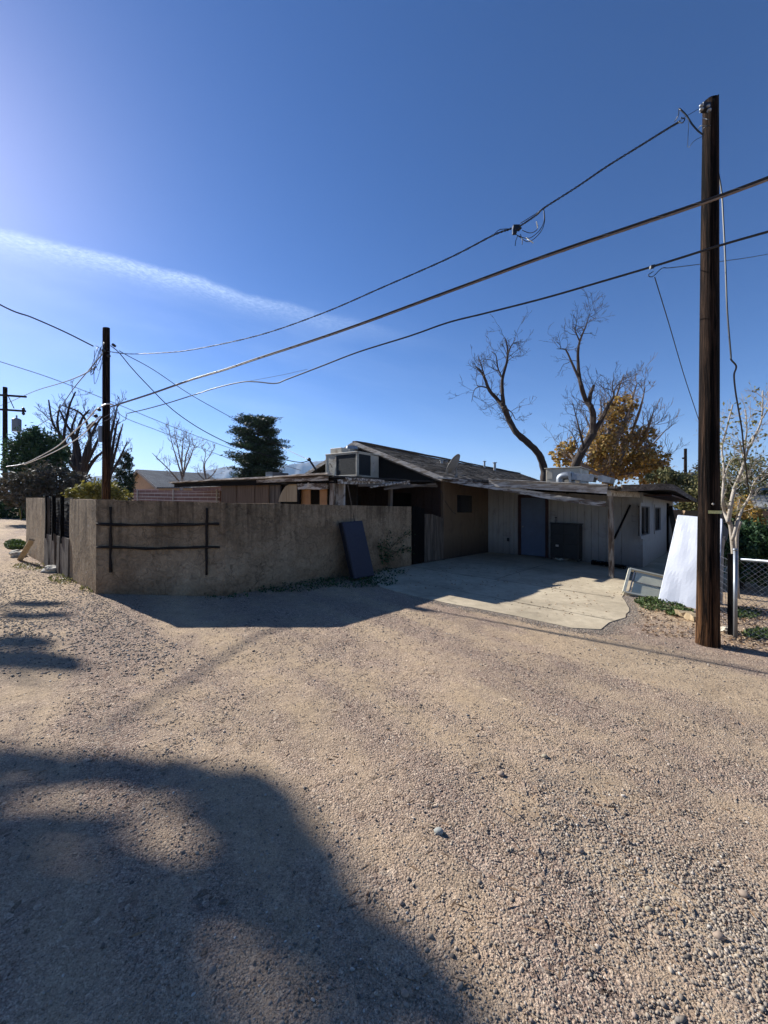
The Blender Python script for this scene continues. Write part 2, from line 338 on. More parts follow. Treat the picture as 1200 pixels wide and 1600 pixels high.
M['blackmetal'] = plain('black_metal', rgb(22, 22, 24), .5, var=.2)
M['cabinet'] = plain('black_cabinet', rgb(16, 15, 15), .45, var=.3)
M['bluepanel'] = plain('dark_blue_vinyl', rgb(24, 27, 46), .6, var=.12, scale=3)
M['bluepanel2'] = plain('dark_blue_edge', rgb(14, 16, 28), .6, var=.12, scale=3)
M['whitepanel'] = plain('white_sheet', rgb(174, 177, 185), .55, var=.025, scale=3, bs=.15, bd=.01)
M['cream'] = plain('cream_aluminium', rgb(196, 192, 172), .5, var=.12, scale=6, dirt=rgb(140, 132, 110))
M['slat'] = plain('dull_glass_slat', rgb(196, 192, 168), .55, var=.15, scale=4)
M['cable'] = plain('black_cable', rgb(20, 20, 22), .38, var=.2, scale=20)
M['cable2'] = plain('tan_cable', rgb(120, 104, 92), .45, .2, var=.2, scale=20)
M['wire_grey'] = plain('grey_wire', rgb(110, 112, 116), .4, .5, var=.2)
M['white_wire'] = plain('pale_wire', rgb(210, 208, 200), .4, var=.05)
M['pole1'] = pole_mat('creosote_pole', .8); M['pole2'] = pole_mat('far_pole', 3.2)
M['bark'] = plain('brown_bark', rgb(58, 46, 38), .95, var=.35, scale=18, bs=.8, bd=.02)
M['bark_light'] = plain('pale_bark', rgb(160, 150, 136), .8, var=.2, scale=14, bs=.5, bd=.01, dirt=rgb(140, 126, 108))
M['bark_grey'] = plain('grey_bark', rgb(110, 96, 84), .95, var=.3, scale=14)
M['autumn'] = leafmat('autumn_leaves', [rgb(110, 92, 40), rgb(160, 124, 58), rgb(190, 150, 76), rgb(140, 112, 54), rgb(118, 112, 60), rgb(206, 176, 114)], trans=.5)
M['pine'] = leafmat('pine_needles', [rgb(22, 36, 24), rgb(40, 58, 36), rgb(60, 80, 48)], trans=.15)
M['dkgreen'] = leafmat('dark_green_leaves', [rgb(30, 50, 30), rgb(50, 76, 44), rgb(70, 94, 56)], trans=.2)
M['grey_twig'] = leafmat('grey_shrub_leaves', [rgb(66, 62, 50), rgb(96, 88, 74), rgb(56, 58, 42)], trans=.2)
M['yellow'] = leafmat('yellow_leaves', [rgb(104, 100, 44), rgb(140, 130, 60), rgb(78, 84, 42)], trans=.3)
M['midgreen'] = leafmat('mid_green_leaves', [rgb(76, 84, 50), rgb(110, 110, 66), rgb(140, 130, 84), rgb(64, 70, 44)], trans=.3)
M['weed'] = leafmat('weed_leaves', [rgb(34, 52, 24), rgb(66, 88, 40), rgb(90, 100, 52), rgb(48, 66, 32)], trans=.2)
M['litter'] = leafmat('dry_leaf_litter', [rgb(120, 92, 66), rgb(160, 132, 100), rgb(90, 66, 48), rgb(188, 166, 136)], trans=.1)
M['shade_leaf'] = leafmat('shade_tree_leaves', [rgb(50, 70, 34), rgb(80, 98, 48)], trans=.15)
def tab_mat():
    m, nt, p = nodes('shingle_tabs'); gi = nt.nodes.new('ShaderNodeNewGeometry'); v = coords(nt)
    c = ramp(nt, gi.outputs['Random Per Island'], [(0, rgb(58, 53, 49)), (.3, rgb(84, 78, 71)), (.6, rgb(104, 97, 88)), (.9, rgb(122, 114, 104)), (1, rgb(70, 60, 52))])
    c = mixc(nt, ramp(nt, tnoise(nt, v, 1.1, 7, .7, .5), [(.48, (0, 0, 0)), (.62, (.7, .7, .7))]), c, rgb(58, 50, 42))
    c = mixc(nt, 1, c, ramp(nt, tnoise(nt, v, 30, 5, .75), [(.3, (.6, .6, .6)), (.7, (1.3, 1.3, 1.3))]), 'MULTIPLY')
    nt.links.new(c, p.inputs['Base Color']); p.inputs['Roughness'].default_value = .95; p.inputs['Specular IOR Level'].default_value = .15
    bump(nt, p, tnoise(nt, v, 60, 4, .7), .8, .008); return m
M['tabs'] = tab_mat()
def stone_mat():
    m, nt, p = nodes('mixed_stones'); gi = nt.nodes.new('ShaderNodeNewGeometry')
    c = ramp(nt, gi.outputs['Random Per Island'], [(0, rgb(84, 78, 72)), (.15, rgb(130, 118, 104)), (.4, rgb(160, 145, 126)), (.6, rgb(116, 108, 100)), (.75, rgb(172, 158, 138)), (.92, rgb(142, 120, 104)), (1, rgb(188, 180, 166))])
    c = mixc(nt, 1, c, ramp(nt, tnoise(nt, coords(nt), 70, 4, .6), [(.3, (.8, .8, .8)), (.7, (1.12, 1.12, 1.12))]), 'MULTIPLY')
    nt.links.new(c, p.inputs['Base Color']); p.inputs['Roughness'].default_value = .85; p.inputs['Specular IOR Level'].default_value = .25; return m
M['stones'] = stone_mat()
M['block'] = block_mat()
M['hill'] = plain('bare_mountain', rgb(62, 58, 60), .95, var=.35, scale=.002)
M['red'] = plain('faded_red_paint', rgb(190, 60, 46), .5)
M['tag'] = plain('yellow_tag', rgb(190, 186, 120), .5, var=.3, scale=60)
M['stone_grey'] = plain('grey_pebble', rgb(142, 142, 134), .8, var=.15, scale=40)
M['stone_tan'] = plain('tan_pebble', rgb(150, 138, 116), .8, var=.15, scale=40)
M['black_tarp'] = plain('black_tarp', rgb(28, 28, 32), .6, var=.3)
M['pink_wall'] = plain('pinkish_wall', rgb(188, 160, 150), .8, var=.06)
M['tan_wall'] = plain('tan_boards', rgb(190, 158, 124), .8, var=.1)
M['crete_block'] = plain('concrete_rubble', rgb(190, 180, 160), .9, var=.15, scale=8, bs=.6, bd=.02)

# ------------------------------------------------------------------ mesh builder
BASE = {}
class MB:
    def __init__(s): s.v = []; s.f = []
    def add(s, vs, fs):
        o = len(s.v); s.v += [tuple(p) for p in vs]; s.f += [tuple(i+o for i in f) for f in fs]; return s
    def box(s, c, ax, ay, az, sx, sy, sz):
        c = Vector(c); ax = ax*(sx/2); ay = ay*(sy/2); az = az*(sz/2)
        vs = [c+ax*i+ay*j+az*k for k in (-1, 1) for j in (-1, 1) for i in (-1, 1)]
        return s.add(vs, [(0, 2, 3, 1), (4, 5, 7, 6), (0, 1, 5, 4), (2, 6, 7, 3), (0, 4, 6, 2), (1, 3, 7, 5)])
    def sbox(s, s0, s1, l0, l1, z0, z1):    # box in the house's own axes
        return s.box(sl((s0+s1)/2, (l0+l1)/2, (z0+z1)/2), R, Lv, Z, abs(s1-s0), abs(l1-l0), abs(z1-z0))
    def beam(s, p0, p1, w, h, up=Z, jit=0.0, n=1, seed=0):
        p0 = Vector(p0); p1 = Vector(p1); d = (p1-p0).normalized(); side = d.cross(up)
        if side.length < 1e-4: side = d.cross(Vector((1, 0, 0)))
        side.normalize(); u = side.cross(d).normalized(); rng = random.Random(seed+int(abs(p0.x*977+p0.y*131)))
        vs = []; fs = []
        for i in range(n+1):
            c = p0.lerp(p1, i/n)
            for a, b in ((-1, -1), (1, -1), (1, 1), (-1, 1)):
                vs.append(c+side*(a*w/2+rng.uniform(-jit, jit))+u*(b*h/2+rng.uniform(-jit, jit)))
        for i in range(n):
            for k in range(4):
                a = i*4+k; b = i*4+(k+1) % 4; fs.append((a, b, b+4, a+4))
        fs += [(3, 2, 1, 0), tuple(n*4+k for k in range(4))]
        return s.add(vs, fs)
    def prism(s, poly, vec):
        n = len(poly); poly = [Vector(p) for p in poly]; vec = Vector(vec)
        vs = poly+[p+vec for p in poly]
        fs = [tuple(range(n-1, -1, -1)), tuple(range(n, 2*n))]+[(i, (i+1) % n, (i+1) % n+n, i+n) for i in range(n)]
        return s.add(vs, fs)
    def tube(s, pts, r, n=6, caps=True, jit=0.0, rng=None):
        pts = [Vector(p) for p in pts]; k = len(pts)
        if not hasattr(r, '__len__'): r = [r]*k
        if len(r) != k:
            r0 = r; r = [r0[0]+(r0[-1]-r0[0])*i/(k-1) for i in range(k)]
        vs = []; fs = []; ref = None
        for i in range(k):
            d = (pts[min(i+1, k-1)]-pts[max(i-1, 0)])
            if d.length < 1e-9: d = Vector((0, 0, 1))
            d.normalize()
            if ref is None: ref = d.orthogonal().normalized()
            ref = (ref-d*ref.dot(d))
            if ref.length < 1e-6: ref = d.orthogonal()
            ref.normalize(); q = d.cross(ref)
            for j in range(n):
                a = 2*math.pi*j/n; rr = r[i]*(1+(rng.uniform(-jit, jit) if rng else 0))
                vs.append(pts[i]+(ref*math.cos(a)+q*math.sin(a))*rr)
        for i in range(k-1):
            for j in range(n):
                a = i*n+j; b = i*n+(j+1) % n; fs.append((a, b, b+n, a+n))
        if caps: fs += [tuple(range(n-1, -1, -1)), tuple((k-1)*n+j for j in range(n))]
        return s.add(vs, fs)
    def blob(s, c, r, seed=0, amp=.25, sub=2, up=None):
        c = Vector(c); rx, ry, rz = r if hasattr(r, '__len__') else (r, r, r)
        v, f = ICO[sub]; off = Vector((seed*3.1, seed*1.7, seed*.9)); vs = []
        for p in v:
            k = 1+amp*mnoise.noise(Vector(p)*1.6+off)+amp*.4*mnoise.noise(Vector(p)*4+off)
            vs.append(c+Vector((p[0]*rx*k, p[1]*ry*k, p[2]*rz*k)))
        return s.add(vs, f)
    def build(s, name, mat, parent=None, base=None, smooth=False, bevel=0.0, kind=None):
        if parent is not None: base = BASE[parent.name]
        base = Vector(base) if base is not None else Vector((0, 0, 0))
        a = np.array(s.v, dtype=np.float64); a[:, 2] -= S*a[:, 0]
        sb = shear(base); a -= np.array(sb)
        me = bpy.data.meshes.new(name); me.from_pydata(a.tolist(), [], s.f); me.update()
        me.materials.append(M[mat] if isinstance(mat, str) else mat)
        if smooth: me.polygons.foreach_set('use_smooth', [True]*len(me.polygons))
        o = bpy.data.objects.new(name, me); COL.objects.link(o)
        if parent is None: o.location = sb
        else: o.parent = parent
        BASE[o.name] = base
        if bevel:
            b = o.modifiers.new('bevel', 'BEVEL'); b.width = bevel; b.segments = 2; b.limit_method = 'ANGLE'
        if kind: o['kind'] = kind
        return o
import bmesh
ICO = {}
for _s in (1, 2, 3):
    bm = bmesh.new(); bmesh.ops.create_icosphere(bm, subdivisions=_s, radius=1); bm.verts.ensure_lookup_table()
    ICO[_s] = ([tuple(v.co) for v in bm.verts], [tuple(v.index for v in f.verts) for f in bm.faces]); bm.free()
def tag(o, label, cat, group=None):
    o['label'] = label; o['category'] = cat
    if group: o['group'] = group
    return o
def thing(name, label, cat, base, group=None):
    o = bpy.data.objects.new(name, None); COL.objects.link(o); o.empty_display_size = .2
    o.location = shear(base); BASE[o.name] = Vector(base); return tag(o, label, cat, group)

def npmesh(name, V, nper, mat, parent=None, base=None, faces=None, kind=None):
    """mesh from an array of polygons (m, nper, 3), or verts + faces"""
    base = BASE[parent.name] if parent is not None else Vector(base if base is not None else (0, 0, 0))
    sb = shear(base)
    if faces is None:
        m = V.shape[0]; verts = V.reshape(-1, 3).astype(np.float64).copy(); loops = np.arange(m*nper)
    else:
        verts = V.astype(np.float64).copy(); m = faces.shape[0]; loops = faces.reshape(-1)
    verts[:, 2] -= S*verts[:, 0]; verts -= np.array(sb)
    me = bpy.data.meshes.new(name); me.vertices.add(len(verts)); me.vertices.foreach_set('co', verts.reshape(-1).astype(np.float32))
    me.loops.add(len(loops)); me.loops.foreach_set('vertex_index', loops.astype(np.int32))
    me.polygons.add(m); me.polygons.foreach_set('loop_start', (np.arange(m)*nper).astype(np.int32)); me.polygons.foreach_set('loop_total', np.full(m, nper, dtype=np.int32))
    me.update(calc_edges=True); me.validate(); me.materials.append(M[mat])
    o = bpy.data.objects.new(name, me); COL.objects.link(o)
    if parent is None: o.location = sb
    else: o.parent = parent
    BASE[o.name] = base
    if kind: o['kind'] = kind
    return o
def leaf_quads(C, size, rs, aspect=1.8, flat=0.0):
    n = len(C); a = rs.normal(size=(n, 3)); 
    if flat: a[:, 2] *= (1-flat)
    a /= np.linalg.norm(a, axis=1)[:, None]
    b = rs.normal(size=(n, 3)); b -= (b*a).sum(1)[:, None]*a; b /= np.linalg.norm(b, axis=1)[:, None]
    sz = size*rs.uniform(.6, 1.35, size=(n, 1))
    u = a*sz*.5*aspect; w = b*sz*.5
    return np.stack([C-u, C+w*.9-u*.1, C+u, C-w*.9-u*.1], axis=1)
def clump_points(blobs, n, rs, nclump=40, tight=.2, shell=.5):
    """blobs: (centre, (rx, ry, rz)); leaves gather in sub-clumps so the outline stays uneven"""
    w = np.array([b[1][0]*b[1][2] for b in blobs]); w = w/w.sum(); out = []
    for (c, r), k in zip(blobs, w):
        m = max(3, int(nclump*k*len(blobs))); nn = int(n*k)
        d = rs.normal(size=(m, 3)); d /= np.linalg.norm(d, axis=1)[:, None]; rad = rs.uniform(shell, 1, size=(m, 1))**.6
        cc = np.array(c)+d*rad*np.array(r); idx = rs.integers(0, m, nn); csz = rs.uniform(.5, 1.3, size=m)
        out.append(cc[idx]+rs.normal(size=(nn, 3))*np.array(r)*tight*csz[idx][:, None])
    return np.concatenate(out)

def grow(mb, rng, p, d, length, r, level, up=.15, spread=.7, nch=4, wob=.18, rmin=.004, shrink=.62):
    n = 5 if level > 0 else 4; pts = [p.copy()]; dd = d.normalized(); q = p.copy()
    for i in range(n):
        dd = (dd+Vector((rng.gauss(0, wob), rng.gauss(0, wob), rng.gauss(0, wob)+up*.3))).normalized(); q = q+dd*(length/n); pts.append(q.copy())
    rs = [max(rmin, r*(1-.75*i/n)) for i in range(n+1)]
    mb.tube(pts, rs, 5 if r > .03 else 3, caps=False)
    if level <= 0: return
    for i in range(nch):
        t = rng.uniform(.25, 1); k = t*n; j = min(n-1, int(k)); b = pts[j].lerp(pts[j+1], k-j); td = (pts[j+1]-pts[j]).normalized()
        s = td.orthogonal().normalized(); s.rotate(Matrix.Rotation(rng.uniform(0, 6.283), 3, td))
        nd = (td+s*rng.uniform(spread*.5, spread*1.3)+Z*up).normalized()
        grow(mb, rng, b, nd, length*shrink*rng.uniform(.6, 1.15), max(rmin, rs[j]*.55), level-1, up, spread, nch, wob, rmin, shrink)
def limb(mb, rng, pts, r0, r1, n=7, sprouts=8, level=2, length=1.0, up=.15, spread=.9, tmin=.25, sr=.02, nch=4, rmin=.004):
    P = smooth(pts, 4); k = len(P); rs = [r0+(r1-r0)*i/(k-1) for i in range(k)]
    mb.tube(P, rs, n, True, .1, rng); out = []
    for i in range(sprouts):
        t = rng.uniform(tmin, 1.0); j = min(k-2, int(t*(k-1))); td = (P[j+1]-P[j]).normalized(); s = td.orthogonal().normalized(); s.rotate(Matrix.Rotation(rng.uniform(0, 6.283), 3, td))
        out.append((P[j], (td*rng.uniform(.1, .7)+s*spread+Z*up).normalized(), length*rng.uniform(.5, 1.2), min(sr, rs[j]*.6)))
    return out

# ------------------------------------------------------------------ ground
def axis_vals(lo, hi, c, step, g):
    a = [c]; s = step
    while a[-1] < hi: a.append(a[-1]+s); s *= g
    b = [c]; s = step
    while b[-1] > lo: b.append(b[-1]-s); s *= g
    return np.array(sorted(set(b[1:]+a)))
def ground_h(x, y):
    near = 1/(1+(np.hypot(x, y)/14)**2)
    h = .022*np.sin(x*.9+y*.55+1.3)*np.sin(y*.8-x*.25) + .010*np.sin(x*2.3-y*1.7)*np.sin(y*2.9+.7*x+2) + .004*np.sin(7*x+2*y)*np.sin(6.1*y-3*x)
    m = np.clip((np.hypot(x-3.6, y-9.2)-4.0)/2.0, 0.12, 1)
    return h*near*m
def build_ground():
    xs = axis_vals(-4800, 3000, 0, .045, 1.028); ys = axis_vals(-60, 6200, 2.2, .045, 1.028)
    X, Y = np.meshgrid(xs, ys); Zh = ground_h(X, Y)-.004
    rs = np.random.default_rng(5); near = (np.hypot(X, Y) < 7); Zh = Zh+near*rs.normal(size=X.shape)*.0016
    V = np.stack([X, Y, Zh], -1).reshape(-1, 3); nx = len(xs); ny = len(ys)
    i = np.arange(ny-1)[:, None]*nx+np.arange(nx-1)[None, :]; Fc = np.stack([i, i+1, i+1+nx, i+nx], -1).reshape(-1, 4)
    o = npmesh('ground', V, 4, 'ground', faces=Fc, kind='structure')
    o.data.polygons.foreach_set('use_smooth', [True]*len(o.data.polygons)); o['label'] = 'tan gravel and dirt lot'
build_ground()

def build_slab():
    pts = [(2.38, -2.3), (2.40, -3.4), (2.45, -4.2), (2.42, -4.9), (2.66, -5.18), (3.1, -5.22), (3.6, -5.34), (4.3, -5.25), (5.2, -5.0), (7.2, -4.95), (9.0, -5.1), (9.4, -6.4), (18.5, -6.6), (18.5, -4.7), (10.0, -4.6), (10.2, .05), (5.4, .02), (3.8, -.12), (3.0, -.62), (2.55, -1.3), (2.45, -1.8)]
    mb = MB(); rng = random.Random(3)
    fine = []
    for i in range(len(pts)):
        a = pts[i]; b = pts[(i+1) % len(pts)]; k = max(1, int(math.hypot(a[0]-b[0], a[1]-b[1])/.22))
        for j in range(k):
            t = j/k; q = .02 if a[0] < 6 else 0; fine.append((a[0]+(b[0]-a[0])*t+rng.uniform(-q, q), a[1]+(b[1]-a[1])*t+rng.uniform(-q, q)))
    mb.prism([sl(a, b, -.10) for a, b in fine], (0, 0, .1075))
    o = mb.build('concrete_slab', 'concrete', base=sl(5, -3), kind='structure'); o['label'] = 'worn pale concrete driveway slab'
    # expansion joints: dark, dirt-filled cracks
    def crack(path, w, seed, name='crack'):
        rg = random.Random(seed); P = smooth(path, 6); top = []; bot = []
        for i, p in enumerate(P):
            d = (P[min(i+1, len(P)-1)]-P[max(i-1, 0)]).normalized(); s = Vector((-d.y, d.x, 0)); j = s*rg.uniform(-.018, .018); ww = w*rg.uniform(.3, 1.2)
            top.append(p+s*ww+j); bot.append(p-s*ww+j)
        m = MB(); n = len(P)
        m.add(top+bot, [(i, i+1, n+i+1, n+i) for i in range(n-1)]); return m
    cr = MB()
    for path, w, sd in (([sl(5.1, -.2, .0115), sl(5.0, -1.5, .0115), sl(5.05, -3, .0115), sl(5.0, -4.9, .0115)], .016, 1), ([sl(5.0, -2.55, .016), sl(7.2, -2.5, .016), sl(10, -2.5, .011)], .010, 2),
                        ([sl(3.4, -2.2, .0115), sl(3.3, -3.4, .0115), sl(3.25, -5.3, .0115)], .009, 3), ([sl(7.6, -.1, .0115), sl(7.55, -2.2, .0115), sl(7.6, -4.9, .0115)], .008, 4)):
        c = crack(path, w, sd); cr.add(c.v, c.f)
    dirt = plain('joint_dirt', rgb(60, 52, 44), .95)
    cr.build('slab_joints', dirt, base=sl(5, -3), kind='structure')
build_slab()

def build_hills():
    prof = [(-200, 765), (0, 757), (100, 750), (150, 744), (190, 741), (240, 746), (290, 742), (330, 734), (345, 731), (362, 728), (385, 733), (410, 737), (432, 732), (447, 727), (462, 724), (485, 722), (505, 720), (530, 727), (560, 733), (620, 742), (700, 752), (800, 765), (900, 775), (1200, 790), (1500, 800)]
    D = 4300; rng = random.Random(8); xs = []
    for (a, b), (c, d) in zip(prof, prof[1:]):
        for k in range(8): t = k/8; xs.append((a+(c-a)*t, b+(d-b)*t+rng.uniform(-.7, .7)))
    rows = 10; V = []; n = len(xs)
    for j in range(rows+1):
        f = j/rows
        for i, (px, py) in enumerate(xs):
            top = at(px, py, D); base = Vector((top.x*.86, D*.86, -2)); q = base.lerp(top, f)
            q.z = base.z+(top.z-base.z)*(f**1.25)*(1+.25*math.sin(f*math.pi)*mnoise.noise(Vector((px*.045, f*2.2, 0)))*2)
            q.y += 220*mnoise.noise(Vector((px*.06, f*3, 5)))*(1-f); V.append(q)
    for i, (px, py) in enumerate(xs): q = at(px, py, D); V.append(Vector((q.x*1.2, D*1.2, -2)))
    mb = MB(); mb.add(V, [(j*n+i, j*n+i+1, (j+1)*n+i+1, (j+1)*n+i) for j in range(rows+1) for i in range(n-1)])
    o = mb.build('mountains', 'hill', base=(0, 4000, 0), smooth=True, kind='structure'); o['label'] = 'hazy blue desert mountains'
build_hills()

# ------------------------------------------------------------------ stucco wall
A = gnd(150, 928); A.z = 0; E = Vector((-10.1, 11.2, 0))
WH = 1.60
def wall_strip(mb, path, h, t, seg=.12, jit=.012, z0=-.15):
    """a wall along a plan path with a hand-rendered, slightly uneven face"""
    n = len(path); pts = []
    for i in range(n-1):
        a, b = path[i], path[i+1]; k = max(1, int((b-a).length/seg))
        for j in range(k): pts.append((a.lerp(b, j/k), i, j == 0))
    pts.append((path[-1], n-2, True))
    nrm = []
    for i, (p, si, corner) in enumerate(pts):
        d = (path[si+1]-path[si]).normalized(); m = Vector((d.y, -d.x, 0))
        if corner and 0 < si < n-1:
            d0 = (path[si]-path[si-1]).normalized(); m0 = Vector((d0.y, -d0.x, 0)); mm = (m+m0).normalized(); m = mm/max(.3, mm.dot(m))
        nrm.append(m)
    K = 14; N = len(pts); vs = []
    for i, (p, si, c) in enumerate(pts):
        for k in range(K+1):
            z = z0+(h-z0)*k/K
            if k == K: z += .012*mnoise.noise(Vector((i*.13, 0, 3)))
            vs.append(p+Z*z+nrm[i]*jit*mnoise.noise(Vector((p.x*2.2, p.y*2.2, z*2.2))))
        for k in range(K, -1, -1):
            z = z0+(h-z0)*k/K
            if k == K: z += .012*mnoise.noise(Vector((i*.13, 0, 3)))
            vs.append(p-nrm[i]*t+Z*z+nrm[i]*jit*mnoise.noise(Vector((p.x*2.2, p.y*2.2+9, z*2.2))))
    Rr = 2*(K+1); fs = []
    for i in range(N-1):
        for k in range(Rr-1): a = i*Rr+k; fs.append((a, a+Rr, a+Rr+1, a+1))
    fs += [tuple(range(Rr)), tuple((N-1)*Rr+k for k in range(Rr-1, -1, -1))]
    mb.add(vs, fs)
dAE = (E-A).normalized()
def onAE(px, py):     # on the wall's left face
    k = (px-600)/F; t = (k*A.y-A.x)/(dAE.x-k*dAE.y); q = A+dAE*t; return at(px, py, q.y), t
Cc = sl(5.27, 0)
g0 = onAE(108.5, 800)[1]; g1 = onAE(70, 800)[1]
wt = thing('stucco_wall', 'waist-high tan stucco yard wall with two corners and dark timber bars set in its face', 'wall', A)
mb = MB(); wall_strip(mb, [A+dAE*g0, A, B, Cc], WH, .2); mb.build('wall_section', 'stucco', wt, smooth=False)
mb = MB(); wall_strip(mb, [E+R*2.2, E, A+dAE*g1], WH, .2); mb.build('wall_section', 'stucco', wt)
# timber bars on the corner face
AB = (B-A); fy = -1
def onAB(px, py, off=.02):
    k = (px-600)/F; t = (k*A.y-A.x)/(AB.x-k*AB.y); q = A+AB*t; p = at(px, py, q.y); n = Vector((AB.y, -AB.x, 0)).normalized(); return p+n*off
rng = random.Random(11)
for px, y0, y1 in ((174, 792, 894), (324, 794, 898)):
    mb = MB(); pts = [onAB(px+rng.uniform(-.8, .8), y0+(y1-y0)*i/8, .022) for i in range(9)]
    mb.tube(pts, [.021*rng.uniform(.7, 1.2) for _ in pts], 7); mb.build('upright_bar', 'log', wt, smooth=True)
for y, x0, x1, sag in ((817, 153, 343, 2.2), (853, 153, 344, 1.8)):
    mb = MB(); pts = [onAB(x0+(x1-x0)*i/10, y+sag*math.sin(i/10*math.pi)*1.2+rng.uniform(-.7, .7)+(1.5 if y > 840 else 1), .03) for i in range(11)]
    mb.tube(pts, [.023*rng.uniform(.7, 1.25) for _ in pts], 7); mb.build('cross_bar', 'log_x', wt, smooth=True)
# black slatted infill of the opening in the left face, weathered boards below it
nAE = Vector((-dAE.y, dAE.x, 0)); nAE = nAE if nAE.dot(Vector((0, -1, 0))) > 0 else -nAE
gp = thing('slatted_wall_gate', 'black slatted timber panel over grey boards filling the gap in the stucco wall', 'gate', A+dAE*((g0+g1)/2))
mb = MB()
for i in range(12):
    z = .80+i*.072; mb.beam(A+dAE*(g0-.0)+Z*z-nAE*.06, A+dAE*(g1-.3)+Z*z-nAE*.06, .02, .060, jit=.004, n=4, seed=i)
mb.build('slat_panel', 'dark_wood_L', gp)
for px in (73.5, 84, 97):
    t = onAE(px, 800)[1]; mb = MB(); mb.beam(A+dAE*t+Z*.66+nAE*.0, A+dAE*t+Z*1.66+nAE*.0, .07, .045, up=dAE, jit=.004, n=4); mb.build('batten', 'dark_wood', gp)
mb = MB(); n = 9
for i in range(n):
    t0 = g0+(g1-g0)*i/n; t1 = g0+(g1-g0)*(i+.93)/n
    if i == 4: continue
    mb.beam(A+dAE*((t0+t1)/2)+Z*-.05+nAE*(.0+rng.uniform(-.015, .02)), A+dAE*((t0+t1)/2)+Z*(.80+rng.uniform(-.06, .02)), .03, (t1-t0), up=dAE, jit=.005, n=5, seed=i)
mb.build('board_panel', 'wood_z', gp)
mb = MB(); mb.beam(A+dAE*(g1-.15)+Z*-.05-nAE*.03, A+dAE*(g1-.15)+Z*1.63-nAE*.03, .3, .06, up=nAE, jit=.004, n=5); mb.build('post', 'wood_z', gp)

# wooden gate between wall and house
gt = thing('wooden_gate', 'weathered grey board gate with curved top between stucco wall and house', 'gate', sl(6.1, .05))
n = 11
for i in range(n):
    s0 = 5.34+(6.93-5.34)*i/n; w = (6.93-5.34)/n; top = 1.62-.02*i if i < 4 else 1.40-.0045*(i-4.5)**2
    mb = MB(); mb.beam(sl(s0+w/2, .03+rng.uniform(-.012, .012), .03), sl(s0+w/2+rng.uniform(-.01, .01), .03, top), .025, w*.93, up=R, jit=.004, n=6, seed=i)
    mb.build('board', 'wood_z' if i > 3 else 'dark_wood', gt)
mb = MB(); mb.beam(sl(5.32, .08, .45), sl(6.95, .08, .45), .04, .09, n=4, jit=.003); mb.beam(sl(5.32, .08, 1.15), sl(6.95, .08, 1.15), .04, .09, n=4, jit=.003); mb.build('rail', 'wood_R', gt)

# ------------------------------------------------------------------ siding helper
def siding(mb, p0, p1, z0, ztop, nrm, w=.203, gap=.012, th=.02, holes=()):
    """upright boards with open grooves on a backing; holes are (u0, u1, z0, z1); ztop(u) or number"""
    d = (p1-p0); Ln = d.length; d.normalize(); f = ztop if callable(ztop) else (lambda u: ztop)
    edges = [0.0]
    while edges[-1] < Ln-.02: edges.append(min(Ln, edges[-1]+w))
    cuts = sorted(set(edges+[h[0] for h in holes]+[h[1] for h in holes]))
    cuts = [c for c in cuts if 0 <= c <= Ln]
    for a, b in zip(cuts, cuts[1:]):
        if b-a < .004: continue
        m = (a+b)/2; spans = [(z0, None)]
        for h in holes:
            if h[0]-1e-6 <= m <= h[1]+1e-6: spans = [(z0, h[2]), (h[3], None)]
        ga = gap/2 if any(abs(a-e) < 1e-6 for e in edges) else 0; gb = gap/2 if any(abs(b-e) < 1e-6 for e in edges) else 0
        for lo, hi in spans:
            if hi is None: za, zb = f(a), f(b)
            else: za = zb = hi
            if za-lo < .01: continue
            q = [p0+d*(a+ga)+Z*lo, p0+d*(b-gb)+Z*lo, p0+d*(b-gb)+Z*zb, p0+d*(a+ga)+Z*za]
            mb.prism(q, nrm*th)
            q = [p0+d*a+Z*lo, p0+d*b+Z*lo, p0+d*b+Z*zb, p0+d*a+Z*za]
            mb.prism([x-nrm*.001 for x in q], -nrm*.03)

# ------------------------------------------------------------------ main house
PK = 3.84; EV = 2.50; LM = 3.53
hs = thing('house', 'old low house with weathered grey shingle gable roof and stained plywood wall', 'house', sl(10, 3.5))
nR = -R; nL = -Lv
winp = [onL(.15, 712.5, 773), onL(.15, 737, 801)]
u0 = spx(712.5, .15)-7.0; u1 = spx(737, .15)-7.0; wz0 = winp[1].z; wz1 = winp[0].z
mb = MB(); siding(mb, sl(7.0, .15), sl(10.14, .15), -.1, 2.40, nL, w=1.2, gap=.01, th=.016, holes=[(u0, u1, wz0, wz1)])
mb.build('side_wall', 'brown_ply', hs)
w = MB(); t = .05
for a, b, c, d in ((u0-t, u1+t, wz0-t, wz0), (u0-t, u1+t, wz1, wz1+t), (u0-t, u0, wz0, wz1), (u1, u1+t, wz0, wz1)):
    w.box(sl(7+(a+b)/2, .15-.024, (c+d)/2), R, Lv, Z, b-a, .03, d-c)
wf = w.build('window', 'brown_ply', hs)
MB().sbox(7+u0, 7+u1, .145, .16, wz0, wz1).build('pane', 'glass', wf)
mb = MB(); mb.box(sl(7.0+.045, .11, 1.2), R, Lv, Z, .09, .05, 2.5); mb.build('corner_board', 'brown_ply', hs)
mb = MB(); mb.sbox(6.98, 21, 6.7, 6.8, -.1, 2.45); mb.sbox(20.9, 21, .3, 6.7, -.1, 2.45); mb.sbox(10.2, 21, .15, .25, -.1, 2.40); mb.build('back_wall', 'inner', hs)
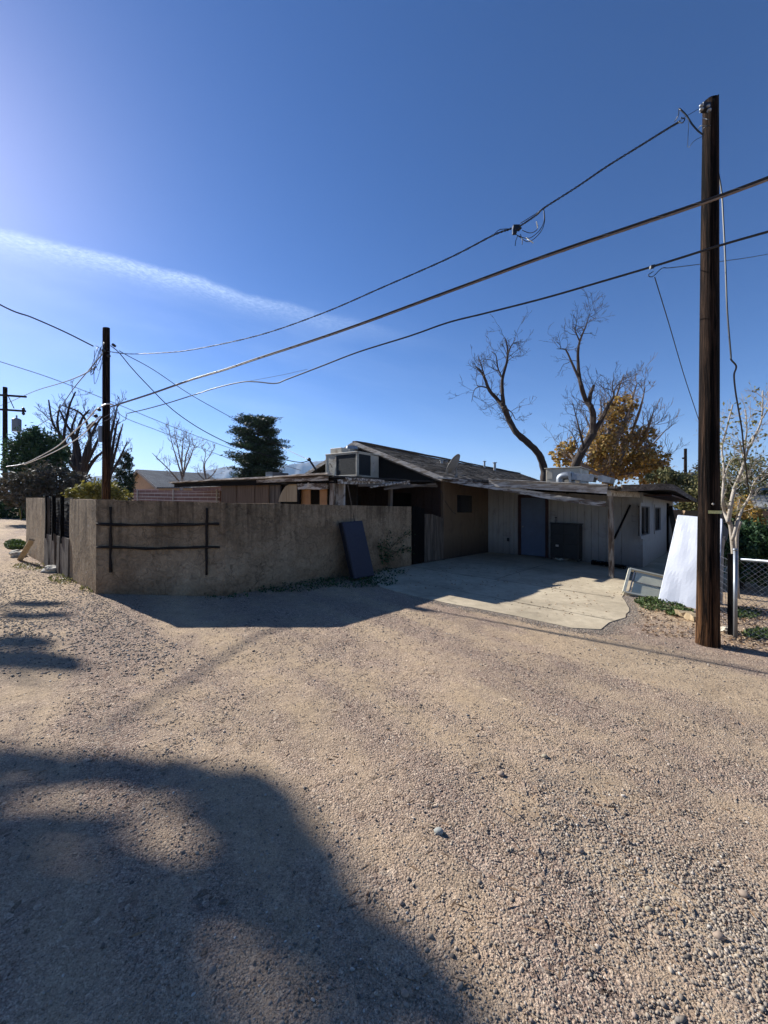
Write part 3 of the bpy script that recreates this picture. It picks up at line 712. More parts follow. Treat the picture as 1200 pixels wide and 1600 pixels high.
# front wall under the lean-to and dark gable above
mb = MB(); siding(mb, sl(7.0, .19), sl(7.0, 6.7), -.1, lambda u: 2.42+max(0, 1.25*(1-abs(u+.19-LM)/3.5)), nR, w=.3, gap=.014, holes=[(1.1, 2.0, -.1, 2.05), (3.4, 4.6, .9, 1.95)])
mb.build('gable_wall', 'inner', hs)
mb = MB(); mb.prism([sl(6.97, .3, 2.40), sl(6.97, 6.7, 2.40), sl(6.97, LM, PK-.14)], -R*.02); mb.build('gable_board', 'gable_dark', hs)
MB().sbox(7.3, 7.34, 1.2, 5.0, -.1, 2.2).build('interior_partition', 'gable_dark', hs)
# roof: two slabs with ragged lower edge
def roof_slab(l_e, l_r, z_e, z_r, s0, s1, th=.06, ns=60):
    m = MB(); rg = random.Random(4); nl = 18; vs = []
    for i in range(ns+1):
        for j in range(nl+1):
            f = j/nl; s = s0+(s1-s0)*i/ns; l = l_e+(l_r-l_e)*f
            if j == 0: l += rg.uniform(-.03, .03)
            z = z_e+(z_r-z_e)*f+.016*mnoise.noise(Vector((s*.9, l*1.2, 0)))+rg.uniform(-.007, .007)-.05*math.sin(math.pi*i/ns)*f*.6
            vs.append(sl(s, l, z))
    W = nl+1; fs = [(i*W+j, (i+1)*W+j, (i+1)*W+j+1, i*W+j+1) for i in range(ns) for j in range(nl)]
    m.add(vs, fs); vs2 = [v-Z*th for v in vs]; m.add(vs2, [f[::-1] for f in fs])
    o2 = len(vs)
    m.f += [(i*W, (i+1)*W, (i+1)*W+o2, i*W+o2) for i in range(ns)]+[(j, j+1, j+1+o2, j+o2) for j in range(nl)]+[(ns*W+j, ns*W+j+1, ns*W+j+1+o2, ns*W+j+o2) for j in range(nl)]
    return m
rf = roof_slab(-.12, LM, EV-.02, PK, 6.6, 21.2).build('roof', 'shingle', hs)
rf2 = roof_slab(2*LM+.12, LM, EV-.02, PK, 6.6, 21.2).build('roof', 'shingle', hs)
mb = MB(); rg = random.Random(77); slope = Vector((0, 0, 0))
l0_, z0_ = -.12, EV-.02; Ls = LM-l0_; up_n = (Z*Ls-Lv*(PK-z0_)).normalized(); dn_ = (Lv*Ls+Z*(PK-z0_)).normalized(); SLn = math.hypot(Ls, PK-z0_); rows_ = 25
for i in range(rows_):
    f0 = i/rows_; f1 = (i+1.12)/rows_; s = 6.6-rg.uniform(0, .3)
    while s < 21.1:
        w_ = rg.uniform(.26, .38); a_ = max(6.6, s); b_ = min(21.2, s+w_-.012); s += w_
        if b_-a_ < .05 or rg.random() < .012: continue
        zz = lambda f, ss: .016*mnoise.noise(Vector((ss*.9, (l0_+Ls*f)*1.2, 0)))-.05*math.sin(math.pi*(ss-6.6)/14.6)*f*.6
        h0 = .016+rg.uniform(0, .010); j0 = rg.uniform(-.02, .02)/SLn
        q = [sl(a_, l0_+Ls*(f0+j0), z0_+(PK-z0_)*(f0+j0)+zz(f0, a_))+up_n*h0, sl(b_, l0_+Ls*(f0+j0), z0_+(PK-z0_)*(f0+j0)+zz(f0, b_))+up_n*(h0+rg.uniform(-.003, .005)), sl(b_, l0_+Ls*min(1, f1), z0_+(PK-z0_)*min(1, f1)+zz(f1, b_))+up_n*.006, sl(a_, l0_+Ls*min(1, f1), z0_+(PK-z0_)*min(1, f1)+zz(f1, a_))+up_n*.006]
        mb.prism(q, -up_n*.012)
mb.build('shingles', 'tabs', rf)
mb = MB()
mb.beam(sl(6.6, LM, PK+.03), sl(21.2, LM, PK+.01), .22, .03, n=30, jit=.008); mb.build('ridge_cap', 'shingle', rf)
mb = MB(); mb.beam(sl(6.57, -.16, EV-.07), sl(6.57, LM, PK-.045), .03, .13, n=10, jit=.004); mb.build('barge_board', 'fascia', hs)
mb = MB(); mb.beam(sl(6.57, 2*LM+.16, EV-.07), sl(6.57, LM, PK-.045), .03, .13, n=10, jit=.004); mb.build('barge_board', 'fascia', hs)
mb = MB(); mb.beam(sl(6.62, -.05, EV-.10), sl(6.62, LM, PK-.11), .02, .10, n=6, jit=.003); mb.build('lower_barge_board', 'wood_L', hs)
def roofz(l): return EV-.02+(PK-EV+.02)*(l+.12)/(LM+.12)
for px, py, l, rr, h in ((757, 733, 3.2, .05, .42), (773, 737, 2.9, .07, .5), (690, 722, 2.3, .05, .2)):
    s = spx(px, l); z = roofz(l)-.1; m = MB(); m.tube([sl(s, l, z), sl(s, l, z+h)], rr, 10); m.tube([sl(s, l, z+h), sl(s, l, z+h+.03)], rr*1.7, 10); m.build('roof_vent', 'galv', rf, smooth=False)
mb = MB(); mb.beam(onL(-.2, 681, 746.5), onL(-.2, 732, 750.5), .16, .03, n=6, jit=.004); mb.build('edge_flashing', 'trim', rf)
# stained wall drip, loose wire on the wall
mb = MB(); mb.tube(smooth([onL(.1, 687, 762), onL(.1, 694, 780), onL(.1, 706, 798), onL(.1, 712, 803)]), .008, 5); mb.build('wall_wire', 'cable', hs)

# ------------------------------------------------------------------ lean-to between wall and house
lt = thing('lean_to', 'sagging flat lean-to roof with broken board edges over plywood panels behind the wall', 'lean-to', sl(4, 2))
SP = 2.68
zc = 2.22; zh = 2.36
mb = MB(); rg = random.Random(9)
# roof deck with uneven edge
edge = []
for i in range(25): f = i/24; edge.append(sl(SP+(7.0-SP)*f+rg.uniform(-.04, .04), .22+rg.uniform(-.07, .05)+(.25 if .55 < f < .75 else 0), zc+(zh-zc)*f+rg.uniform(-.01, .01)))
back = [sl(6.98, 6.9, 2.32)]
left = [sl(SP+rg.uniform(-.03, .03), 9.4-(9.4-.3)*i/22, 2.24+rg.uniform(-.008, .008)) for i in range(23)]
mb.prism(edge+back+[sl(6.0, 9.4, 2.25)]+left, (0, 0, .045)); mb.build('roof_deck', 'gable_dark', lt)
mb = MB()
for i in range(7):
    a = .3+i*1.3; b = min(9.3, a+1.35); mb.beam(sl(SP-.06, a, 2.295+rg.uniform(-.006, .014)), sl(SP-.06, b, 2.295+rg.uniform(-.006, .014)), .14, .04, n=4, jit=.004)
mb.build('edge_flashing', 'fascia', lt)
mb = MB(); mb.beam(sl(SP-.02, .4, 2.21), sl(SP-.02, 3.4, 2.215), .03, .10, n=10, jit=.006); mb.build('edge_board', 'wood_paint', lt)
mb = MB(); mb.beam(sl(SP+.06, .2, 2.16), sl(SP+.06, 9.2, 2.185), .05, .13, n=14, jit=.006); mb.build('edge_beam', 'dark_wood_L', lt)
# layered broken fascia boards toward the house corner
fb = [((528, 752), (640, 757), .10), ((560, 758), (683, 759), .07), ((540, 748), (600, 752), .06), ((600, 764), (681, 756), .05)]
for i, ((x0, y0), (x1, y1), h) in enumerate(fb):
    a = onL(.12-.03*i, x0, y0); b = onL(.12-.03*i, x1, y1); mb = MB(); mb.beam(a, b, .03, h, n=9, jit=.008, seed=i); mb.build('fascia_board', 'wood_R' if i % 2 else 'wood_paint', lt)
mb = MB(); mb.beam(onL(.02, 579, 761), onL(.02, 640, 752), .05, .035, n=8, jit=.006, seed=5); mb.build('loose_board', 'wood_paint', lt)
for l, s_ in ((.36, SP+.12),):
    mb = MB(); mb.beam(sl(s_, l, -.05), sl(s_, l, 2.15), .15, .15, up=R, n=14, jit=.012); mb.build('corner_post', 'wood_paint_z', lt)
mb = MB(); mb.sbox(SP+.35, SP+.40, -.0+.28, .30+.28, 0, 2.15); mb.build('pale_panel', 'trim', lt)
mb = MB(); mb.beam(sl(4.8, .35, 0), sl(4.8, .35, 2.25), .09, .09, up=R, n=6, jit=.004); mb.build('inner_post', 'wood_z', lt)
# plywood panels below the roof edge
for x0, x1, top, mt, ds in ((346, 369, 2.13, 'ply', 0), (370, 398, 2.12, 'ply', .02), (399.5, 420, 2.13, 'ply', 0), (421, 439, 2.10, 'wood_z', .03), (500, 511, 1.98, 'orange_ply', .05), (470, 485, 2.02, 'orange_ply', .03)):
    l0 = lpx(x1, SP+.16+ds); l1 = lpx(x0, SP+.16+ds); mb = MB(); mb.sbox(SP+.15+ds, SP+.17+ds, l0, l1, .3, top); mb.build('panel', mt, lt)
# window header and frame
mb = MB(); l0 = lpx(511, SP+.1); l1 = lpx(468, SP+.1); mb.beam(sl(SP+.1, l0, 2.04), sl(SP+.1, l1, 2.04), .12, .15, n=12, jit=.016); mb.build('header', 'wood_paint', lt)
# arched offcut standing in front
pts = [(435, 784), (437, 776), (441, 767), (446, 760), (452, 756.5), (458, 755.5), (463.5, 756), (464.5, 765), (466, 784)]
mb = MB(); mb.prism([onS(SP+.10, x, y) for x, y in pts], R*.018); mb.build('arched_panel', 'ply_light', lt)
mb = MB(); l1 = lpx(467, SP+.1); mb.sbox(SP+.08, SP+.13, l1-.05, l1+.05, 0, 2.1); l1 = lpx(440.5, SP+.2); mb.sbox(SP+.17, SP+.22, l1-.03, l1+.03, 0, 2.1); mb.build('stud', 'dark_wood', lt)
MB().sbox(SP+1.3, SP+1.34, .8, 6.8, 0, 2.2).build('inner_partition', 'gable_dark', lt)

# ------------------------------------------------------------------ garage wing
GS = 10.11; GL = -4.62
gr = thing('outbuilding', 'grey-white board-sided wing with blue door, carport post and drooping flat roof', 'outbuilding', sl(13, -2.4))
def lz(px, py): return onS(GS, px, py)
dl0 = lpx(814.5, GS); dl1 = lpx(852.6, GS); dz1 = onS(GS, 815, 777).z; 
P0 = sl(GS, .15); 
hu0 = .15-dl0; hu1 = .15-dl1
mb = MB(); siding(mb, P0, sl(GS, GL+.1), -.1, lambda u: 2.40-.03*u, nR, w=.203, holes=[(hu0, hu1, -.1, dz1)])
mb.build('front_wall', 'white_siding', gr)
# side wall with two windows and the far doorway
def su(px): return spx(px, GL)-GS
ho = []
for a, b, yt, yb in ((999, 1012.5, 790.5, 837.5), (1021, 1030, 792.5, 830)):
    ho.append((su(a), su(b), onL(GL, a, yb).z, onL(GL, a, yt).z))
du0, du1 = su(1040.5), su(1046.5)
mb = MB(); siding(mb, sl(GS, GL), sl(GS+8.0, GL), -.1, lambda u: 2.16+.006*u, nL, w=.305, gap=.014, holes=ho+[(du0, du1, -.1, 1.98)])
mb.build('side_wall', 'white_siding', gr)
for (a, b, c, d) in ho:
    w = MB(); t = .09
    for p, q, r_, s_ in ((a-t, b+t, c-t, c), (a-t, b+t, d, d+t), (a-t, a, c, d), (b, b+t, c, d)):
        w.box(sl(GS+(p+q)/2, GL-.034, (r_+s_)/2), R, Lv, Z, q-p, .03, s_-r_)
    wf = w.build('window', 'white_siding', gr)
    fr = MB(); t2 = .035
    for p, q, r_, s_ in ((a, b, c, c+t2), (a, b, d-t2, d), (a, a+t2, c+t2, d-t2), (b-t2, b, c+t2, d-t2), ((a+b)/2-.015, (a+b)/2+.015, c+t2, d-t2)):
        fr.box(sl(GS+(p+q)/2, GL+.004, (r_+s_)/2), R, Lv, Z, q-p, .02, s_-r_)
    fr.build('frame', 'blackmetal', wf); MB().sbox(GS+a, GS+b, GL+.02, GL+.025, c, d).build('pane', 'glass', wf)
mb = MB(); mb.sbox(GS+7.9, GS+8.0, GL+.05, .1, -.1, 2.3); mb.sbox(GS+.2, GS+7.9, -.05, .05, -.1, 2.35); mb.sbox(GS+2.8, GS+2.85, GL+.2, -.1, -.1, 2.2); mb.build('back_wall', 'gable_dark', gr)
mb = MB(); mb.box(sl(GS-.03, GL+.17, 1.05), R, Lv, Z, .03, .3, 2.2); mb.build('corner_board', 'white_siding', gr)
mb = MB(); mb.box(sl(GS-.035, lpx(801, GS), 1.12), R, Lv, Z, .025, .1, 2.3); mb.build('cover_strip', 'white_siding', gr)
# blue six-panel door
dr = MB(); mz = .035; D0, D1 = dl0, dl1
dr.sbox(GS-.005, GS+.035, D0-.0, D1, mz, dz1-.02)
door = dr.build('door', 'door_blue', gr, bevel=.003)
W = abs(D1-D0); c = (D0+D1)/2
for row, (za, zb) in enumerate(((.25, .82), (.95, 1.52), (1.62, 1.88))):
    for sgn in (-1, 1):
        q = MB(); lc = c+sgn*W*.22; hw = W*.15
        q.sbox(GS-.018, GS-.004, lc-hw, lc+hw, za, zb); q.sbox(GS-.035, GS-.017, lc-hw+.03, lc+hw-.03, za+.03, zb-.03); q.build('door_panel', 'door_blue', door, bevel=.004)
q = MB(); q.tube([sl(GS-.005, D0-.07, 1.0), sl(GS-.06, D0-.07, 1.0)], [.02, .03], 12); q.build('handle', 'galv', door)
q = MB(); q.sbox(GS-.045, GS+.01, D0, D0+.10, 0, dz1+.08); q.sbox(GS-.045, GS+.01, D1-.10, D1, 0, dz1+.08); q.sbox(GS-.045, GS+.01, D1, D0, dz1-.018, dz1+.08); q.build('door_frame', 'red_trim', gr)
# flat roof that sags toward the post
def rz(s, l):
    f = max(0, min(1, (l+4.5)/4.8)); z = 2.13+(2.47-2.13)*f; z += .03*(s-7.2)/3*(1-f) if s < 12 else .03
    if l < -4.7: z += -.02*(s-9)/6
    return z
ro = MB(); rg = random.Random(21)
def rrow(pa, pb, n): return [(pa[0]+(pb[0]-pa[0])*i/n, pa[1]+(pb[1]-pa[1])*i/n) for i in range(n)]
out = rrow((7.14, .05), (7.2, -4.55), 30)+rrow((7.2, -4.55), (8.9, -5.35), 8)+rrow((8.9, -5.35), (18.3, -5.4), 20)+rrow((18.3, -5.4), (18.3, .05), 4)+[(18.3, .05)]
op = []
for i, (s_, l_) in enumerate(out):
    z = rz(s_, l_)
    if 30 <= i <= 38: z += .07*math.sin((i-30)/8*math.pi*.6)
    if i > 38 and s_ < 18.2: z += .04*max(0, 1-(s_-8.9)/4)
    op.append(sl(s_+rg.uniform(-.015, .015), l_+rg.uniform(-.015, .015), z+rg.uniform(-.006, .006)))
n = len(op); cen = sl(12, -2.5, 2.36)
vs = op+[cen]+[p+Z*.05 for p in op]+[cen+Z*.05]
fs = [(i, n, (i+1) % n) for i in range(n)]+[((i+1) % n+n+1, 2*n+1, i+n+1) for i in range(n)]+[(i, (i+1) % n, (i+1) % n+n+1, i+n+1) for i in range(n)]
ro.add(vs, fs); roof = ro.build('roof', 'shingle', gr)
# front fascia (pale, flaking) with metal edge
mb = MB(); a = sl(7.10, lpx(764, 7.1), rz(7.1, lpx(764, 7.1))-.0); b = sl(7.12, lpx(949, 7.12), rz(7.12, -4.4)); mb.beam(a-Z*.03, b-Z*.03, .03, .19, n=16, jit=.004); mb.build('fascia_board', 'fascia', gr)
mb = MB(); mb.beam(a+Z*.075-R*.02, b+Z*.085-R*.02, .12, .02, n=12, jit=.003); mb.build('roof_edge_strip', 'trim', roof)
mb = MB()
ps = [sl(7.25, -4.62, 2.15), sl(7.9, -4.95, 2.19), sl(8.5, -5.2, 2.235), sl(9.1, -5.40, 2.25), sl(10.4, -5.43, 2.23), sl(12.0, -5.44, 2.19), sl(15, -5.44, 2.15), sl(18.2, -5.44, 2.12)]
P = smooth(ps, 4)
for p, q in zip(P, P[1:]): mb.beam(p, q, .035, .15, jit=.003)
mb.build('eave_fascia', 'wood_R', gr)
mb = MB(); mb.beam(sl(7.3, -4.35, 2.03), sl(9.95, -4.55, 2.08), .09, .14, n=8, jit=.006); mb.build('header_beam', 'fascia', gr)
for sx in (8.1, 9.3, 10.6, 12, 13.5, 15, 16.5):
    mb = MB(); mb.beam(sl(sx, .0, 2.36), sl(sx, -4.4, 2.07), .05, .12, n=3, jit=.002); mb.build('rafter', 'dark_wood_L', gr)
post = MB(); pb = gnd(955.5, 903); tp = at(954, 771, pb.y); post.beam(pb-Z*.03, tp, .105, .095, up=R, n=18, jit=.006); post.build('carport_post', 'wood_paint_z', gr)
mb = MB(); mb.beam(onS(GS-.06, 959.5, 842), onS(GS-.06, 985, 789), .03, .05, n=4, jit=.003); mb.build('diagonal_strip', 'dark_wood', gr)  # thin dark strip set at a slant just off the front wall
mb = MB(); p = onS(GS-.03, 794, 843); mb.box(p, R, Lv, Z, .03, .08, .12); mb.build('outlet_box', 'blackmetal', gr)
mb = MB(); p = onS(GS-.09, 887, 770); mb.blob(p, .05, 3, .1, 2); mb.build('wall_lamp', 'blackmetal', gr)
# red-stained soffit strip under the east eave
mb = MB(); mb.sbox(GS, GS+8, GL-.05, GL-.7, 2.06, 2.10); mb.build('soffit', 'red_trim', gr)

fbn = MB(); p0 = at(684, 748, 12.15); p1 = at(946, 788, 9.45); pts = [(684, 747), (740, 756), (800, 765), (860, 776), (905, 783), (946, 788)]
prev = None
for i, (x, y) in enumerate(pts[:-1]):
    t0 = i/5; t1 = (i+1)/5; q0 = at(x, y, 12.05+(9.4-12.05)*((x-684)/262)); x1, y1 = pts[i+1]; q1 = at(x1, y1, 12.05+(9.4-12.05)*((x1-684)/262))
    fbn.beam(q0, q1+(q1-q0)*.01, .04, .15-.035*t0, n=5, jit=.005, seed=i)
o = fbn.build('fallen_fascia', 'wood_paint', base=at(815, 768, 10.7)); tag(o, 'long grey timber drooping from the house corner across the carport toward the post', 'timber')

# items on the roofs
ev = thing('evaporative_cooler', 'beige boxy evaporative cooler with black pad panels in front of the gable', 'cooler', sl(5.9, 2.9, 2.3))
es, el, ez0, ez1 = 5.36, 2.16, 2.50, 3.25
sW, lW = 1.04, 1.47
MB().sbox(es+.02, es+sW-.02, el+.02, el+lW-.02, ez0, ez1-.02).build('cabinet', 'cooler', ev, bevel=.01)
fr = MB()
for a, b in ((el, el+.05), (el+.95, el+1.0), (el+lW-.05, el+lW)): fr.sbox(es-.015, es+.03, a, b, ez0, ez1)
fr.sbox(es-.012, es+.03, el+.04, el+lW-.04, ez0-.002, ez0+.05); fr.sbox(es-.012, es+.03, el+.04, el+lW-.04, ez1-.05, ez1+.002); fr.build('front_frame', 'cooler', ev, bevel=.004)
MB().sbox(es-.004, es+.02, el+.05, el+.95, ez0+.05, ez1-.05).build('pad_panel', 'louver', ev)
MB().sbox(es-.006, es+.02, el+1.0, el+lW-.05, ez0+.05, ez1-.05).build('side_panel', 'cooler', ev)
fr = MB()
for a, b in ((es+.031, es+.06), (es+.60, es+.64)): fr.sbox(a, b, el-.014, el+.02, ez0, ez1)
fr.sbox(es+.06, es+.6, el-.013, el+.02, ez0, ez0+.05); fr.sbox(es+.06, es+.6, el-.013, el+.02, ez1-.05, ez1); fr.build('side_frame', 'cooler', ev, bevel=.004)
MB().sbox(es+.06, es+.60, el-.005, el+.02, ez0+.05, ez1-.05).build('pad_panel', 'louver', ev)
MB().sbox(es+.74, es+.84, el+.005, el+.02, ez0+.18, ez0+.5).build('rating_plate', 'trim', ev)
MB().sbox(es-.03, es+sW+.01, el-.03, el+lW+.01, ez1-.01, ez1+.025).build('lid', 'cooler', ev, bevel=.006)
mb = MB(); mb.sbox(es+.1, es+.5, el+lW-.65, el+lW-.1, ez1+.02, ez1+.22); mb.build('top_box', 'cooler', ev, bevel=.01)
mb = MB(); q = sl(es+.9, el+1.15, ez1+.02); mb.tube([q, q+Z*.25], .13, 10); mb.tube([q+Z*.25, q+Z*.36], [.22, .2], 10); mb.build('cap', 'galv', ev)
for a in (es+.06, es+sW-.06):
    for b in (el+.06, el+lW-.06): m = MB(); m.beam(sl(a, b, 2.26), sl(a, b, ez0), .05, .05, up=R); m.build('leg', 'wood_z', ev)
mb = MB(); mb.tube(smooth([sl(es-.03, el+1.25, 2.62), sl(es-.04, el+1.28, 2.85), sl(es-.04, el+1.22, 2.95), sl(es-.03, el+1.12, 2.8)]), .009, 5); mb.build('supply_hose', 'cable', ev)

dsh = thing('satellite_dish', 'tilted grey satellite dish on the roof edge of the house', 'dish', at(713, 746, 12.2))
dc = at(711, 727, 12.2); ax = Vector((.83, -.18, -.06)).normalized()
ax = Vector((-.76, .40, .51)).normalized()
uu = ax.orthogonal().normalized(); ww = ax.cross(uu); mb = MB(); vs = []; rr = .38
for side in (0, 1):
    for i in range(6):
        r_ = rr*i/5; dep = .10*(r_/rr)**2-.03+side*.012
        for j in range(24): a = j/24*2*math.pi; vs.append(dc+(uu*math.cos(a)+ww*math.sin(a)*.9)*r_+ax*dep)
fs = []
for side in (0, 1):
    o_ = side*144
    for i in range(5):
        for j in range(24): a = o_+i*24+j; b = o_+i*24+(j+1) % 24; f = (a, b, b+24, a+24); fs.append(f if side else f[::-1])
fs += [(120+j, 120+(j+1) % 24, 264+(j+1) % 24, 264+j) for j in range(24)]
mb.add(vs, fs); mb.build('reflector', 'dish', dsh, smooth=True)
mb = MB(); bs_ = at(713, 747, 12.2); mb.tube([bs_, bs_+Z*.22, dc+Z*(-.1)-ax*.02], .025, 8); mb.build('mast', 'dish', dsh)
for dx in (-.16, .16): m = MB(); m.tube([bs_+R*dx-Z*.06, bs_+Z*.13], .014, 6); m.build('strut', 'dish', dsh)
mb = MB(); q = dc+ax*.36-Z*.06; mb.tube([dc-ww*.3*(1 if ww.z > 0 else -1), q], .011, 6); mb.tube([q, q-ax*.08], .035, 8); mb.build('feed_arm', 'dish', dsh)

ac = thing('rooftop_air_conditioner', 'beige rooftop air conditioner box on the carport roof under the bare trunk', 'air conditioner', sl(9.9, -1.1, 2.4))
c0 = at(880, 741, 13.0)
mb = MB(); a1 = sl(9.3, 0); l0 = lpx(906, 9.3); l1 = lpx(853, 9.3); z1 = onS(9.3, 880, 731.5).z
mb.sbox(9.3, 10.3, l0, l1, 2.40, z1); mb.build('casing', 'cooler', ac, bevel=.015)
mb = MB(); mb.sbox(9.285, 9.31, l1-.2, l1-.03, z1-.32, z1-.08); mb.build('access_panel', 'cooler', ac, bevel=.004)
mb = MB(); mb.sbox(9.26, 10.34, l0-.04, l1+.04, z1, z1+.025); mb.build('lid', 'cooler', ac, bevel=.005)
dk = thing('roof_duct', 'galvanised elbow duct lying on the carport roof beside the air conditioner', 'duct', sl(9.0, -1.6, 2.45))
q0 = onS(8.9, 876, 747); q1 = onS(8.9, 893, 745); q2 = onS(8.9, 930, 748)
mb = MB(); mb.tube(smooth([q0-Z*.25, q0+Z*.0, q0+(q1-q0)*.6+Z*.05, q1]), .115, 14); mb.build('elbow', 'galv', dk, smooth=True)
mb = MB(); mb.beam(q1+(q1-q0)*.15, q2, .34, .2, n=5, jit=.004); mb.build('straight_run', 'galv', dk)
mb = MB(); mb.beam(q1-(q1-q0)*.1-Z*.01, q1+(q1-q0)*.12-Z*.01, .37, .30); mb.build('collar', 'galv', dk)
vt = thing('roof_ventilator', 'small pale bent sheet-metal ventilator at the right end of the roof duct', 'ventilator', onS(8.8, 942, 752))
mb = MB(); a = onS(8.8, 928, 744); b = onS(8.8, 942, 742.5); mb.prism([a, b, b-Z*.12, a-Z*.03], R*.5); mb.build('hood', 'trim', vt)
mb = MB(); a = onS(8.9, 938, 748); b = onS(8.9, 957, 751); mb.beam(a, b, .5, .16, n=3, jit=.006); mb.build('duct_box', 'galv', vt)
sa = thing('small_roof_cooler', 'small grey cooler unit on the far lean-to roof under the dark pine', 'cooler', at(434, 748, 15))
mb = MB(); p = at(433, 743, 15); mb.box(p, R, Lv, Z, .7, .45, .20); mb.build('casing', 'wire_grey', sa)
mb = MB()
for i in range(5): mb.box(p+Z*(.03+.02*i)-R*.352, R, Lv, Z, .01, .42, .008)
mb.build('grille', 'blackmetal', sa)
sm = thing('service_mast', 'dark tilted service mast at the left roof edge where two drop wires end', 'mast', at(490, 735, 14.5))
MB().tube([at(494, 735, 14.4), at(483, 717.5, 14.4)], .035, 8).build('pipe', 'blackmetal', sm); MB().blob(at(483, 718, 14.4), .07, 2, .1, 2).build('weather_head', 'blackmetal', sm)

# ------------------------------------------------------------------ things leaning about
cb = thing('black_cabinet', 'black cabinet with a small pale plate standing beside the blue door', 'cabinet', sl(9.8, -2.1, .04))
l0 = lpx(905, 9.62); l1 = lpx(858.5, 9.62); zt = onS(9.62, 880, 817.5).z
MB().sbox(9.64, 10.06, l0+.02, l1-.02, .1, zt-.03).build('body', 'cabinet', cb, bevel=.01)
MB().sbox(9.6, 10.07, l0, l1, zt-.03, zt).build('top', 'cabinet', cb, bevel=.006)
wc = abs(l1-l0)
for i, (a, b) in enumerate(((.15, .55), (.58, .84), (.87, zt-.06))):
    f = MB().sbox(9.62, 9.645, l0+.06, l0+wc*.5-.01, a, b).build('drawer', 'cabinet', cb, bevel=.004); MB().sbox(9.60, 9.622, l0+wc*.2, l0+wc*.32, (a+b)/2-.01, (a+b)/2+.01).build('handle', 'blackmetal', f)
    f = MB().sbox(9.62, 9.645, l0+wc*.5+.01, l1-.06, a, b).build('drawer', 'cabinet', cb, bevel=.004); MB().sbox(9.60, 9.622, l0+wc*.68, l0+wc*.8, (a+b)/2-.01, (a+b)/2+.01).build('handle', 'blackmetal', f)
for a in (9.68, 10.02):
    for b in (l0+.05, l1-.05): MB().sbox(a-.02, a+.02, b-.02, b+.02, .035, .1).build('foot', 'cabinet', cb)
p = onS(9.6, 870.5, 852.5); MB().box(p, R, Lv, Z, .012, .09, .06).build('plate', 'trim', cb)
bt = thing('spray_bottle', 'small grey bottle on top of the black cabinet', 'bottle', sl(9.75, l1-.35, zt))
q = sl(9.72, lpx(868.5, 9.72), zt); MB().tube([q, q+Z*.09, q+Z*.12, q+Z*.15], [.035, .035, .014, .014], 10).build('body', 'wire_grey', bt, smooth=True); MB().box(q+Z*.165, R, Lv, Z, .03, .06, .03).build('nozzle', 'blackmetal', bt)
for i, (x, y, w_, h_, mt, lb) in enumerate(((878, 876.5, .35, .05, 'cooler', 'pale flat scrap on the slab at the foot of the black cabinet'), (940, 884, .5, .09, 'dark_wood', 'dark rag-like scrap board on the slab left of the carport post'), (962, 888, .5, .07, 'dark_wood', 'dark scrap board on the slab just right of the carport post'))):
    q = gnd(x, y); mb = MB(); mb.beam(q-Lv*w_/2+Z*(.035+h_/2), q+Lv*w_/2+Z*(.04+h_/2), .25, h_, n=6, jit=.02, seed=i); o = mb.build('scrap_board', mt, base=q); tag(o, lb, 'scrap')

bp = thing('padded_slab', 'dark blue padded slab leaning upright against the stucco wall', 'slab', gnd(560, 908))
bl, br = gnd(545, 910), gnd(578, 904); tl, tr = at(526, 820, 7.95+.35), at(560, 815.5, 8.35+.35)
# lay the slab on the plane of the wall, leaning back to it
bl = sl(spx(548, -.42), -.42, .01); br = sl(spx(579, -.42), -.42, .01)
tl = onL(-.10, 529, 818); tr = onL(-.10, 560, 815)
dv = (br-bl).cross(tl-bl).normalized(); dv = dv if dv.y < 0 else -dv
mb = MB(); mb.prism([bl, br, tr, tl], dv*.14); mb.build('pad', 'bluepanel', bp, bevel=.025)
mb = MB()
e0, e1 = bl+dv*.07, tl+dv*.07; sd = (bl-br).normalized(); mb.prism([bl+sd*.001+dv*.02, tl+sd*.001+dv*.02, tl+dv*.12+sd*.001, bl+dv*.12+sd*.001], sd*.02); mb.build('edge_band', 'bluepanel2', bp)
st = MB(); st.beam(onL(-.02, 556, 826), onL(.10, 543.5, 757.5), .05, .022, n=8, jit=.002); st.beam(onL(-.02, 558, 835), onL(-.02, 556, 826), .05, .022)
o = st.build('leaning_stick', 'wood_z', base=onL(-.02, 556, 826)); tag(o, 'thin pale stick standing up behind the blue slab above the wall top', 'stick')

wp = thing('white_slab', 'large white sheet leaning behind the near utility pole', 'sheet', gnd(1065, 945))
bl = at(1029, 938, 7.15); br = at(1120, 958, 6.48); tl = at(1059.5, 805, 7.65); tr = at(1128, 811, 7.0)
dv = (br-bl).cross(tl-bl).normalized(); dv = dv if dv.y < 0 else -dv
# the sheet: slightly bowed
nu, nv = 14, 14; vs = []; fs = []
for side in (0, 1):
    for i in range(nu+1):
        for j in range(nv+1):
            u, v = i/nu, j/nv; p = (bl.lerp(br, u)).lerp(tl.lerp(tr, u), v); k = .02*math.sin(u*math.pi)*math.sin(v*math.pi)+.012*mnoise.noise(Vector((u*4, v*6, 0)))
            vs.append(p+dv*(k-side*.03))
W = nv+1; o1 = (nu+1)*W
for i in range(nu):
    for j in range(nv): a = i*W+j; fs.append((a, a+W, a+W+1, a+1)); fs.append((a+o1+1, a+W+1+o1, a+W+o1, a+o1))
for i in range(nu): fs += [(i*W, i*W+o1, (i+1)*W+o1, (i+1)*W), (i*W+nv, (i+1)*W+nv, (i+1)*W+nv+o1, i*W+nv+o1)]
for j in range(nv): fs += [(j, j+1, j+1+o1, j+o1), (nu*W+j, nu*W+j+o1, nu*W+j+1+o1, nu*W+j+1)]
MB().add(vs, fs).build('sheet', 'whitepanel', wp, smooth=False)
mb = MB(); q = tl.lerp(bl, .25)+(tr-tl)*.3; 
